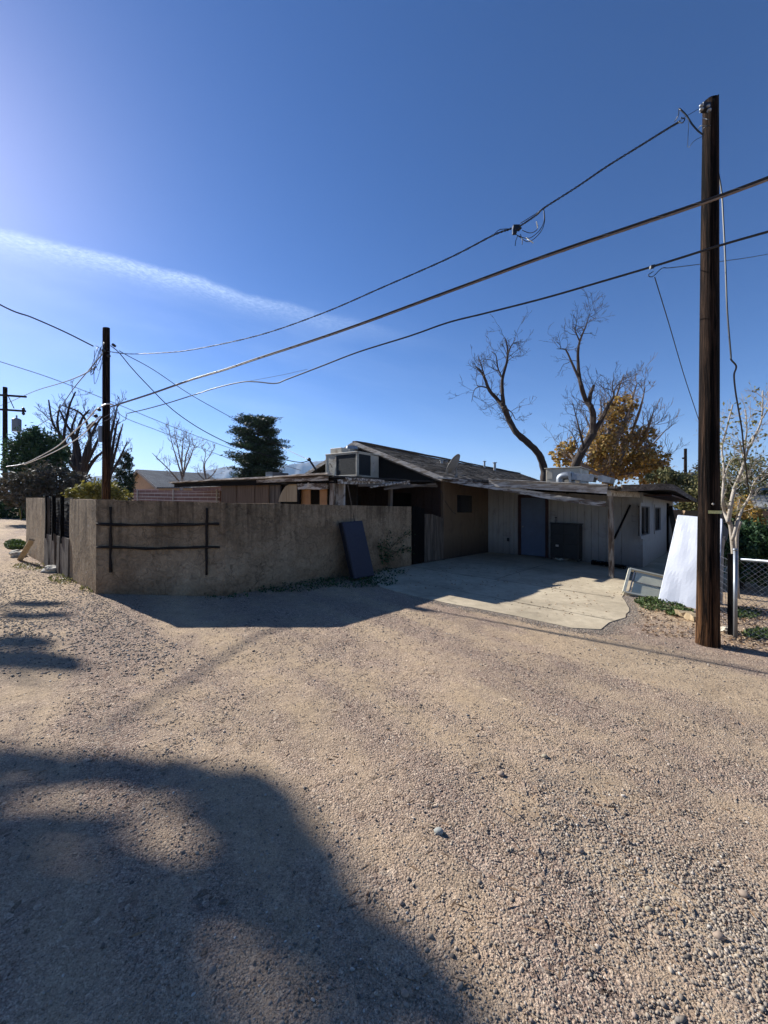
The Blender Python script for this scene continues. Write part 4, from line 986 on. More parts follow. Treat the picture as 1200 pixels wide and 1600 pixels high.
rim = [bl, br, tr, tl]; rm = MB()
for a, b in zip(rim, rim[1:]+rim[:1]): rm.tube([a-dv*.012, b-dv*.012], .012, 6)
rm.build('rim', 'whitepanel', wp)

lf = thing('louvre_window_frame', 'cream aluminium louvre window frame lying tilted beside the white panel', 'window frame', gnd(990, 932))
a0 = at(974.5, 925.5, 7.6); a1 = at(984, 889.5, 7.95); b0 = at(1046, 941, 7.35); b1 = at(1046, 903.5, 7.7)
n_ = (b0-a0).cross(a1-a0).normalized(); n_ = n_ if n_.y < 0 else -n_
fr = MB()
fr.beam(a0, a1, .05, .07, up=n_); fr.build('end_rail', 'cream', lf, bevel=.004)
for p, q in ((a0, b0), (a1, b1)): m = MB(); m.beam(p, q, .035, .07, up=n_); m.build('side_rail', 'cream', lf, bevel=.004)
m = MB(); ua = (b0-a0).normalized(); m.beam(a0.lerp(a1, .06)+ua*.09, a0.lerp(a1, .94)+ua*.09, .02, .05, up=n_); m.build('inner_rail', 'trim', lf)
m = MB(); m.prism([a0.lerp(a1, .06)+ua*.12+n_*.0, b0.lerp(b1, .06), b0.lerp(b1, .5), a0.lerp(a1, .5)+ua*.12], n_*.006); m.build('louvre', 'slat', lf)
m = MB(); m.prism([a0.lerp(a1, .52)+ua*.12+n_*.012, b0.lerp(b1, .52)+n_*.012, b0.lerp(b1, .94), a0.lerp(a1, .94)+ua*.12], n_*.006); m.build('louvre', 'slat', lf)
m = MB(); m.beam(a0.lerp(a1, .51)+ua*.1+n_*.012, b0.lerp(b1, .51)+n_*.012, .014, .014, up=n_); m.build('divider', 'trim', lf)

# leaning boards by the far doorway, debris by the wall's left end
for i, (x0, y0, x1, y1, lb) in enumerate(((1056, 843, 1047, 791, 'upright weathered board leaning in the far doorway of the wing'), (1060, 838, 1046, 795, 'lower thin board leaning beyond the far doorway of the wing'))):
    p = onL(GL-.35-.2*i, x0, y0); q = onL(GL-.05, x1, y1); mb = MB(); mb.beam(p, q, .16, .03, up=R, n=6, jit=.004); o = mb.build('leaning_board', 'wood_z', base=p); tag(o, lb, 'board')
mb = MB(); mb.beam(gnd(31, 876)+Z*.02, at(50, 843.5, 9.65), .05, .11, up=Vector((1, .3, 0)), n=5, jit=.004); o = mb.build('leaning_plank', 'ply_light', base=gnd(31, 876)); tag(o, 'short pale plank propped against the left end of the stucco wall', 'plank')
for x, y, r_, sd, lb, mt in ((81, 893, .17, 1, 'pale broken concrete lump at the foot of the slatted opening', 'crete_block'), (28, 870, .20, 2, 'flat pale stone beside the propped plank', 'crete_block'), (1137, 988, .09, 3, 'white broken stone at the foot of the near utility pole', 'crete_block'),
                      (783, 1209, .022, 4, 'brown pebble standing out in the middle of the gravel', 'stones'), (851, 1181, .02, 5, 'tall pale pebble casting a shadow on the gravel', 'stone_tan'), (686, 1302, .024, 6, 'large flat pale grey pebble in the sandy track', 'stone_grey'),
                      (906, 1326, .018, 7, 'smooth oval bluish pebble in the right-hand gravel', 'stones'), (1014, 1419, .014, 8, 'tan pebble on a dark one in the right-hand gravel', 'stone_tan'), (1124, 1464, .02, 9, 'dark oval pebble near the right edge of the gravel', 'stones'), (633, 1562, .014, 10, 'dark pebble at the bottom edge of the picture', 'stones'), (1163, 1396, .02, 11, 'grey pebble near the right margin with a small neighbour', 'stones')):
    q = gnd(x, y); q.z = float(ground_h(q.x, q.y))-.004
    sc = (r_, r_*.85, r_*(.62 if r_ < .1 else .55)); mb = MB(); mb.blob(q+Z*sc[2]*.45, sc, sd, .45 if r_ > .08 else .3, 3 if r_ > .08 else 2)
    o = mb.build('stone', mt, base=q, smooth=r_ < .08); tag(o, lb, 'stone')
mb = MB(); mb.beam(gnd(1062, 962)+Z*.04, gnd(1092, 972)+Z*.05, .16, .09, n=5, jit=.02); o = mb.build('concrete_chunk', 'ply_light', base=gnd(1075, 966)); tag(o, 'yellowish block half hidden left of the near utility pole', 'block')

# ------------------------------------------------------------------ utility poles
def pole(base, top_z, r0, r1, name, label, mat, group=None, lean=(0, 0), cut=.0, nseg=46):
    t = thing(name, label, 'utility pole', base, group); rg = random.Random(int(base.x*10)); mb = MB(); n = 28; vs = []; fs = []
    for i in range(nseg+1):
        f = i/nseg; z = -.2+(top_z+.2)*f; r = r0+(r1-r0)*f
        if f < .06: r *= 1+.06*(1-f/.06)
        for j in range(n):
            a = 2*math.pi*j/n; k = 1+.035*mnoise.noise(Vector((math.cos(a)*2.2, math.sin(a)*2.2, z*.35)))+.03*mnoise.noise(Vector((math.cos(a)*9, math.sin(a)*9, z*.8)))
            zz = z-(cut*(1+math.cos(a-math.radians(200)))/2 if i == nseg else 0)
            vs.append(base+Vector((math.cos(a)*r*k+lean[0]*f, math.sin(a)*r*k+lean[1]*f, zz)))
    for i in range(nseg):
        for j in range(n): a = i*n+j; b = i*n+(j+1) % n; fs.append((a, b, b+n, a+n))
    fs.append(tuple(nseg*n+j for j in range(n))); mb.add(vs, fs); mb.build('shaft', mat, t, smooth=True); return t
P1b = gnd(1106, 1011); P1b.y += .1; P1b.x = (1106-600)/F*P1b.y
P1top = H+(hor(1106)-148)*P1b.y/F
p1 = pole(P1b, P1top, .120, .080, 'utility_pole', 'near tall creosoted utility pole at right with worn brown foot', 'pole1', 'wooden utility poles', lean=(.035, 0), cut=.16, nseg=80)
Dp = P1b.y
# top bracket with insulators, tag, nail head
def front(px, py, off): return at(px, py, Dp-off)
mb = MB(); mb.box(front(1102, 168, .09), Vector((1, 0, 0)), Vector((0, 1, 0)), Z, .09, .06, .08); mb.build('bracket', 'blackmetal', p1)
for px, py in ((1096, 165), (1096, 171), (1106, 166), (1108, 172)): MB().blob(front(px, py, .12), (.024, .024, .02), 1, .05, 2).build('insulator', 'galv', p1, smooth=True)
mb = MB(); q = []
for a in range(-60, 61, 10): an = math.radians(a-90+10); z = at(1108, 800, Dp).z; q.append((P1b+Vector((math.cos(an)*.126+.006, math.sin(an)*.126, 0)), z))
vs = [Vector((p.x, p.y, z-.018)) for p, z in q]+[Vector((p.x, p.y, z+.018)) for p, z in q]; k = len(q)
mb.add(vs, [(i, i+1, k+i+1, k+i) for i in range(1, k-3)]); mb.build('tag_strip', 'tag', p1)
MB().blob(at(1114, 787.5, Dp-.118), (.014, .008, .014), 1, .05, 2).build('nail_disc', 'trim', p1, smooth=True)
# conduit-like loose cable down the right side
rc = [(1121, 262), (1127.5, 300), (1130, 340), (1133, 400), (1134.5, 440), (1136, 480), (1139, 520), (1142, 555), (1142.5, 562), (1149.5, 570), (1150, 576), (1147, 586), (1149, 610), (1154, 640), (1159, 670), (1162, 700), (1166, 735), (1170, 770)]
mb = MB(); pts = [at(x, y, Dp+.02+max(0, (y-560))*.004) for x, y in rc]; mb.tube(smooth(pts, 4), .010, 6)
o = mb.build('hanging_cable', 'cable', base=pts[0]); tag(o, 'loose black cable hanging down beside the near utility pole', 'cable')

P2b = Vector((-9.45, 13.5, 0)); z2 = H+(hor(166)-512)*13.5/F
p2 = pole(P2b, z2, .128, .105, 'utility_pole', 'middle utility pole behind the stucco wall carrying most wires', 'pole2', 'wooden utility poles', cut=.04)
mb = MB(); q = at(157, 678, 13.4); mb.tube([q-Z*.27, q+Z*.27], .07, 10); mb.build('capacitor', 'wire_grey', p2)
for px, py in ((150, 650), (170, 556), (155, 640), (162, 548)): MB().blob(at(px, py, 13.35), (.06, .06, .06), px, .2, 2).build('connector', 'blackmetal', p2)
P3b = Vector(((8-600)/F*31, 31, 0)); z3 = H+(hor(8)-605)*31/F
p3 = pole(P3b, z3, .17, .14, 'utility_pole', 'far left utility pole with two crossarms and a grey transformer', 'pole2', 'wooden utility poles')
for py, x0, x1 in ((617, -18, 41), (639.5, -18, 40)):
    MB().beam(at(x0, py-1, 30.7), at(x1, py+3 if py < 630 else py+3, 30.7), .1, .14).build('crossarm', 'log', p3)
q = at(26, 664, 30.8); MB().tube([q-Z*.5, q+Z*.42, q+Z*.5], [.29, .29, .2], 14).build('transformer', 'wire_grey', p3); MB().tube([q+Z*.5, q+Z*.75], .05, 6).build('bushing', 'galv', p3)
for px, py in ((36.5, 639), (36.5, 646)): MB().blob(at(px, py, 30.6), (.12, .12, .15), 1, .1, 1).build('insulator', 'blackmetal', p3)
MB().tube([at(13, 619, 30.8), at(22, 638, 30.8)], .03, 5).build('arm_brace', 'log', p3)
P4 = Vector(((1071-600)/F*52, 52, 0)); z4 = H+(hor(1071)-701)*52/F
p4 = pole(P4, z4, .22, .17, 'utility_pole', 'small distant utility pole seen just left of the near pole', 'pole2', 'wooden utility poles')
for py in (716, 740): MB().beam(at(1066, py, 51.8), at(1072, py, 51.8), .12, .2).build('crossarm', 'log', p4)

# ------------------------------------------------------------------ cables
def cable_obj(name, label, strands, base=None):
    """strands: (pts, radius, mat)"""
    base = Vector(strands[0][0][len(strands[0][0])//2])
    if len(strands) == 1:
        p, r, m = strands[0]; o = MB().tube(p, r, 6).build(name, m, base=base, smooth=True); return tag(o, label, 'cable')
    t = thing(name, label, 'cable', base)
    for p, r, m in strands: MB().tube(p, r, 6).build('strand', m, t, smooth=True)
    return t
def twist(P, rad, phase, turns):
    out = []; n = len(P)
    for i, p in enumerate(P):
        d = (P[min(i+1, n-1)]-P[max(i-1, 0)]).normalized(); a = d.cross(Z).normalized(); b = a.cross(d); an = phase+turns*i/n*2*math.pi
        out.append(p+a*rad*math.cos(an)+b*rad*math.sin(an))
    return out
PA = (P2b.x+.1, P2b.y-.15)
c1 = vplane([(168, 549), (200, 553), (250, 551.5), (300, 546.5), (400, 525), (500, 491), (600, 448), (700, 404), (770, 368), (799, 357)], PA, (3.85, 4.72))
c1b = vplane([(813, 353), (838, 336), (850, 325), (900, 293), (950, 259), (1000, 228), (1040, 203), (1062, 190)], PA, (3.85, 4.72))
P = smooth(c1, 26); Pb = smooth(c1b, 14)
cb1 = cable_obj('service_cable', 'uppermost twisted cable between near pole top and middle pole, with a black splice box', [(twist(P, .011, 0, 95), .008, 'cable'), (twist(P, .011, math.pi, 95), .008, 'cable'), (twist(Pb, .010, 0, 30), .007, 'cable'), (twist(Pb, .010, math.pi, 30), .007, 'cable')])
def fly(pts, D0, D1): 
    n = len(pts)-1; return [at(x, y, D0+(D1-D0)*i/n) for i, (x, y) in enumerate(pts)]
Ds = c1[-1].y
sb_ = MB(); q = at(804, 359, Ds); sb_.box(q, Vector((1, 0, .1)).normalized(), Vector((0, 1, 0)), Z, .055, .06, .12); sb_.box(q+Vector((.055, 0, .03)), Vector((1, 0, 0)), Vector((0, 1, 0)), Z, .05, .05, .07)
for k in range(5): sb_.blob(q+Vector((random.Random(k).uniform(-.03, .09), -.02, random.Random(k+9).uniform(-.05, .08))), .02, k, .3, 1)
sb_.build('splice_box', 'cable', cb1)
for pts, m in (([(769, 369), (778, 360.5), (786, 358), (799, 357.5)], 'cable'), ([(809, 368), (820, 372), (830, 371), (843, 360), (850, 345), (849.5, 327)], 'cable'), ([(806, 366), (822, 377), (832, 375), (845, 362), (851, 346), (850, 328)], 'cable'),
               ([(816, 360), (828, 364), (838, 360), (840.5, 352)], 'cable'), ([(840, 356), (838, 346)], 'white_wire'), ([(822, 371.5), (833, 379.5)], 'white_wire'), ([(809, 368), (806, 376), (805, 384)], 'cable'), ([(813, 366), (816, 374), (816, 382)], 'cable'),
               ([(813, 349), (850, 326)], 'cable')):
    MB().tube(smooth(fly(pts, Ds-.01, Ds-.06), 5), .0075 if m == 'white_wire' else .0055, 5).build('jumper', m, cb1, smooth=True)
# frayed end at the near pole
for pts, r_ in (([(1062, 190), (1070, 183), (1080, 177), (1092, 170)], .003), ([(1062, 170), (1072, 180), (1082, 195), (1091, 205), (1099, 211)], .009), ([(1054, 190), (1060, 180), (1061, 169)], .005), ([(1076, 190), (1075, 215), (1074.5, 230)], .003), ([(1076, 231), (1085, 220), (1098, 213)], .003),
              ([(1060, 190), (1066, 192), (1070, 186), (1064, 184)], .006), ([(1090, 203), (1096, 196), (1106, 197)], .004), ([(1098, 215), (1100, 200), (1110, 196)], .005), ([(1098, 184), (1108, 187)], .005)):
    MB().tube(smooth(fly(pts, 4.85, 4.74), 5), r_, 5).build('loose_end', 'cable', cb1, smooth=True)

QB = (3.75, 4.45)
c2 = vplane([(172, 636), (200, 627), (240, 614), (300, 593), (350, 578), (400, 561), (480, 535), (560, 507.5), (700, 456), (850, 401), (1000, 350), (1100, 316), (1200, 279), (1300, 240), (1450, 180)], PA, QB)
P = smooth(c2, 10)
cable_obj('trunk_cable', 'thickest middle cable bundle of black and tan strands crossing in front of the near pole', [([p+Z*.012 for p in P], .0155, 'cable'), ([p-Z*.017+Vector((0, -.006, 0)) for p in P], .012, 'cable2'), (twist(P, .024, 0, 260)[:], .0028, 'wire_grey')])
QC = (3.68, 4.38)
c3 = vplane([(199, 646), (225, 640), (260, 630.5), (300, 618), (340, 605.5), (378, 597), (400, 596.5), (430, 599), (450, 592), (500, 573), (560, 550), (640, 525), (700, 504), (760, 489), (850, 466), (940, 440), (1018, 417), (1060, 404), (1130, 382), (1200, 362), (1320, 328), (1450, 290)], PA, QC)
P = smooth(c3, 8)
o = cable_obj('lower_cable', 'lowest of the three long cables, wavy, with a clamp left of the near pole', [(P, .013, 'cable')]); 
MB().box(at(1019, 417, 4.66), Vector((1, 0, .3)).normalized(), Vector((0, 1, 0)), Z, .05, .03, .035).build('clamp', 'blackmetal', o)
thin = [([at(1023, 433, 4.7), at(1045, 505, 5.3), at(1070, 590, 6.2), at(1093, 660, 7.2), at(1106, 705, 8.2)], .006, 'thin drop wire slanting down from the clamp to behind the near pole'),
        ([at(1021, 424, 4.7), at(1013, 430, 4.7), at(1020, 432, 4.7), at(1035, 419, 4.8), at(1052, 418, 4.9), at(1130, 408, 5.6), at(1200, 397, 6.2), at(1320, 372, 8)], .005, 'thin wire leaving the clamp to the right behind the near pole'),
        ([at(370, 599, 9.4), at(440, 586, 8.9), at(480, 577, 8.6)], .004, 'faint thin wire beside the kink of the lower cable'),
        ([at(-160, 385, 11.2), at(0, 476, 12.2), at(50, 496, 12.6), at(100, 518, 13), at(146, 541, 13.35)], .022, 'cable entering high at the left edge and ending at the middle pole'),
        ([at(-60, 545, 30), at(0, 565, 31), at(80, 591, 33), at(165, 624, 36), at(270, 667, 40), at(365, 702, 44), at(470, 735, 50)], .028, 'long thin far wire passing behind the middle pole'),
        ([at(178, 640, 32), at(200, 655, 33), at(250, 674, 35), at(300, 695, 38), at(365, 719, 42)], .024, 'lower far wire slanting down toward the pine'),
        ([at(168, 545, 13.4), at(160, 553, 14), at(140, 577, 16), at(115, 607, 20), at(85, 648, 26), at(55, 668, 30)], .022, 'cable dropping left from the top of the middle pole'),
        ([at(150, 573, 13.6), at(130, 585, 15), at(100, 597, 19), at(60, 609, 25), at(38, 618, 30.5), at(0, 634, 36), at(-40, 645, 42)], .022, 'cable joining the middle pole and the far left pole'),
        ([at(173, 540, 13.4), at(186, 551, 13.4), at(205, 574, 13.5), at(230, 601, 13.6), at(265, 636, 13.8), at(300, 662, 14), at(335, 682, 14.1), at(365, 695, 14.2), at(420, 712, 14.3), at(465, 722, 14.4), at(483, 720, 14.4)], .016, 'sagging drop wire from the middle pole to the house mast'),
        ([at(186, 548, 13.4), at(200, 556, 13.6), at(240, 578, 14.6), at(300, 618, 16), at(375, 660, 18), at(440, 698, 20), at(483, 719, 14.5)], .013, 'straighter upper drop wire from the middle pole to the house mast'),
        ([at(163, 634, 13.4), at(150, 640, 13.6), at(135, 657, 14.3), at(110, 679, 15.5), at(90, 697, 17), at(60, 714, 18.5), at(35, 725, 20), at(10, 729, 22)], .022, 'pale sagging wire low on the left of the middle pole'),
        ([at(157, 650, 13.4), at(146, 661, 13.8), at(128, 680, 14.6), at(100, 698, 16), at(70, 713, 18), at(38, 726, 20)], .02, 'second pale sagging wire just under the first on the left')]
for i, (pts, r_, lb) in enumerate(thin):
    mt = 'white_wire' if 'pale' in lb else ('wire_grey' if 'faint' in lb or 'far wire' in lb else 'cable')
    o = MB().tube(smooth(pts, 8), r_, 5).build('overhead_wire', mt, base=pts[0], smooth=True); tag(o, lb, 'wire')
# splice on the low left wire and tangle around the middle pole
tg = thing('wire_tangle', 'tangle of short looped wires and connectors round the middle pole', 'wire', at(155, 560, 13.3))
rg = random.Random(17)
for k in range(9):
    a = (rg.uniform(143, 152), rg.uniform(535, 575)); b = (rg.uniform(153, 164), rg.uniform(530, 560)); m = (rg.uniform(140, 160), rg.uniform(525, 600))
    MB().tube(smooth([at(*a, 13.4), at(*m, 13.3), at(*b, 13.35)], 8), .008, 4).build('loop', 'cable', tg, smooth=True)
for k in range(7):
    a = (rg.uniform(172, 184), rg.uniform(628, 640)); m = (rg.uniform(172, 190), rg.uniform(640, 655)); b = (rg.uniform(160, 180), rg.uniform(650, 662))
    MB().tube(smooth([at(*a, 13.3), at(*m, 13.25), at(*b, 13.3)], 8), .009, 4).build('loop', 'wire_grey', tg, smooth=True)
MB().tube(smooth([at(160, 634, 13.3), at(167, 631, 13.27), at(176, 632, 13.3)], 6), .025, 6).build('band', 'white_wire', tg)
MB().tube([at(138, 668, 14.2), at(147, 661, 13.9)], .07, 8).build('splice', 'blackmetal', tg)
MB().tube([at(176, 538, 13.35), at(180, 541, 13.35)], .045, 8).build('splice', 'blackmetal', tg)

# ------------------------------------------------------------------ trees
def crown(parent, name, blobs, n, size, mat, seed, nclump=40, tight=.2, aspect=1.8, shell=.4, flat=0):
    rs = np.random.default_rng(seed); C = clump_points(blobs, n, rs, nclump, tight, shell); return npmesh(name, leaf_quads(C, size, rs, aspect, flat), 4, mat, parent)

def px_limb(mb, rng, pts, D, r0, r1, dj=.25, **k):
    P = [at(x, y, D+rng.uniform(-dj, dj)) for x, y in pts]; return limb(mb, rng, P, r0, r1, **k)
# leftmost bare trunk behind the carport
def two_limb_trees():
    rng = random.Random(31); D = 22
    t = thing('bare_tree', 'leafless tree with one curved trunk leaning left behind the air conditioner', 'tree', Vector(((851-600)/F*D, D, 0)))
    tr = MB(); sp = px_limb(tr, rng, [(850, 860), (851, 800), (850, 752), (850, 733), (842, 710), (825, 692), (806, 675), (795, 655), (787, 635)], D, .23, .15, n=9, sprouts=6, level=1, length=.9, tmin=.6, sr=.03)
    tr.build('trunk', 'bark', t, smooth=True)
    br = MB()
    limbs = [([(787, 635), (778, 625), (765, 610), (756, 588), (748, 577), (743, 573)], .17, .04), ([(787, 635), (785, 615), (785, 592), (792, 565), (793, 545), (789, 528)], .15, .03), ([(762, 606), (750, 604), (741, 610), (737, 628)], .05, .015), ([(785, 592), (778, 575), (775, 556), (768, 549)], .06, .02), ([(757, 588), (752, 571), (747, 556)], .06, .02), ([(793, 556), (799, 540), (806, 535), (823, 534)], .05, .012), ([(791, 638), (800, 645), (806, 656), (812, 651)], .04, .01)]
    for pts, a, b in limbs: sp += px_limb(br, rng, pts, D, a*.8, b*.8, n=6, sprouts=9, level=2, length=1.25, tmin=.15, sr=.022, nch=3)
    for p, d, l_, r_ in sp: grow(br, rng, p, d, l_*.95, r_, 2, up=.16, spread=.65, nch=3, wob=.24, rmin=.006, shrink=.55)
    br.build('branches', 'bark', t)
    D = 23
    t = thing('bare_tree', 'tall leafless tree with forked upright limbs right of the air conditioner', 'tree', Vector(((893-600)/F*D, D, 0)))
    tr = MB(); sp = px_limb(tr, rng, [(880, 860), (885, 790), (893, 745), (900, 725), (912, 700), (928, 675)], D, .29, .2, n=10, sprouts=3, level=1, length=.9, tmin=.6, sr=.03); tr.build('trunk', 'bark', t, smooth=True)
    br = MB()
    limbs = [([(926, 678), (927, 650), (923, 635), (915, 625), (908, 602), (904, 580), (903, 550), (906, 532)], .24, .07), ([(906, 532), (915, 510), (921, 492)], .07, .02), ([(906, 534), (900, 520), (896, 508)], .06, .02), ([(908, 600), (895, 570), (886, 550), (882, 546), (870, 545)], .10, .02), ([(921, 632), (923, 615), (928, 602)], .15, .10), ([(928, 675), (940, 655), (950, 635), (959, 619)], .20, .08), ([(959, 619), (962, 605), (975, 597), (985, 594)], .05, .012), ([(959, 619), (957, 600), (960, 590)], .05, .012), ([(905, 708), (900, 690), (893, 676), (888, 672)], .05, .012), ([(912, 698), (905, 670), (900, 650), (895, 630)], .09, .02), ([(921, 492), (926, 489)], .02, .01)]
    for pts, a, b in limbs: sp += px_limb(br, rng, pts, D, a*.8, b*.8, n=7, sprouts=8, level=2, length=1.25, tmin=.15, sr=.022, nch=3)
    for p, d, l_, r_ in sp: grow(br, rng, p, d, l_*.95, r_, 2, up=.16, spread=.65, nch=3, wob=.24, rmin=.006, shrink=.55)
    br.build('branches', 'bark', t)
two_limb_trees()

def autumn_tree():
    rng = random.Random(41); D = 29
    t = thing('autumn_tree', 'broad golden-leaved autumn tree with bare upper branches behind the carport', 'tree', Vector(((955-600)/F*D, D, 0)))
    tr = MB(); tr.tube([at(955, 840, D), at(953, 800, D), at(950, 750, D)], [.45, .4, .33], 10); tr.build('trunk', 'bark', t, smooth=True)
    br = MB(); sp = []
    for pts in ([(950, 755), (945, 720), (950, 680), (955, 650), (966, 610), (975, 585)], [(950, 755), (970, 715), (985, 680), (1000, 640), (1008, 605)], [(955, 750), (985, 730), (1010, 705), (1040, 672)], [(948, 750), (930, 710), (925, 680), (915, 650)], [(965, 735), (995, 700), (1012, 670), (1022, 640)], [(950, 750), (925, 735), (895, 715), (880, 690)], [(960, 745), (990, 740), (1020, 720), (1045, 730)], [(950, 740), (962, 690), (980, 650), (990, 615), (995, 600)], [(945, 735), (935, 700), (940, 660), (938, 625)]):
        sp += px_limb(br, rng, pts, D, .2, .03, dj=1.4, n=6, sprouts=17, level=2, length=1.4, tmin=.2, sr=.03, nch=3)
    for p, d, l_, r_ in sp: grow(br, rng, p, d, l_, r_, 2, up=.35, spread=.6, nch=4, rmin=.009)
    br.build('branches', 'bark_grey', t)
    def b(px, py, rx, rz, dd=0): return (tuple(at(px, py, D+dd)), (rx, rx*.9, rz))
    crown(t, 'foliage', [b(880, 712, .9, 1.0), b(905, 735, 1.2, 1.0, 1), b(935, 700, 1.2, 1.6, -1), b(960, 665, 1.3, 1.6), b(955, 725, 1.9, 1.5), b(990, 715, 1.7, 1.6, 1), b(1010, 740, 1.4, .9), b(1032, 745, 1.0, .8, -1), b(1012, 722, 1.3, .9, -1), b(1030, 735, 1.0, .7, 1), b(972, 632, 1.1, .8), b(890, 700, .7, .7), b(1000, 680, 1.0, .8)], 11500, .17, 'autumn', 42, 80, .13, 1.4, .2)
    t2 = thing('shrub', 'dark green-gold bush at the right roof end below the autumn tree', 'shrub', at(1040, 800, 21))
    crown(t2, 'foliage', [(tuple(at(1035, 750, 21)), (.8, .8, .5)), (tuple(at(1060, 752, 21)), (.6, .6, .4))], 1500, .12, 'midgreen', 43, 20, .2)
    MB().tube([at(1040, 855, 21), at(1041, 750, 21)], .05, 6).build('stem', 'bark', t2)
autumn_tree()

def pine_tree():
    D = 40; rs = np.random.default_rng(7); rng = random.Random(7)
    c = Vector(((403-600)/F*D, D, 0)); t = thing('pine_tree', 'single dense dark pine with layered boughs behind the lean-to roof', 'tree', c)
    tr = MB(); tr.tube([c, c+Z*4, c+Z*9.6], [.3, .25, .05], 8); tr.build('trunk', 'bark', t)
    C = []; zt = at(403, 651, D).z
    br = MB()
    for k in range(235):
        z = 2.4+round(rng.uniform(0, zt-2.6)/.62)*.62+rng.uniform(-.31, .31); z = min(z, zt-.12); f = (z-2.3)/(zt-2.3); prof = 2.85*min(1, (.72+.5*f) if f < .5 else 1.0)*(1 if f < .8 else max(.3, 1-((f-.8)/.2)**2*.5)); prof *= (1 if f > .2 else 1.12)
        a = rng.uniform(0, 6.283); r = prof*rng.uniform(.55, 1.08); L_ = Vector((math.cos(a), math.sin(a), 0)); tip = c+L_*r+Z*(z+.1)
        br.tube([c+Z*(z-.35), c+L_*r*.6+Z*(z-.2), tip], [.05, .03, .01], 3, False)
        m = 230; tt = rs.uniform(.35, 1.0, size=(m, 1)); pts = np.array(c+Z*(z-.2))[None]+(np.array(L_*r)[None]*tt); pts[:, 2] += tt[:, 0]*.28; pts += rs.normal(size=(m, 3))*np.array([.26, .26, .11]); C.append(pts)
    br.build('boughs', 'bark', t); C = np.concatenate(C)
    npmesh('foliage', leaf_quads(C, .075, rs, 4.5, .3), 4, 'pine', t)
pine_tree()

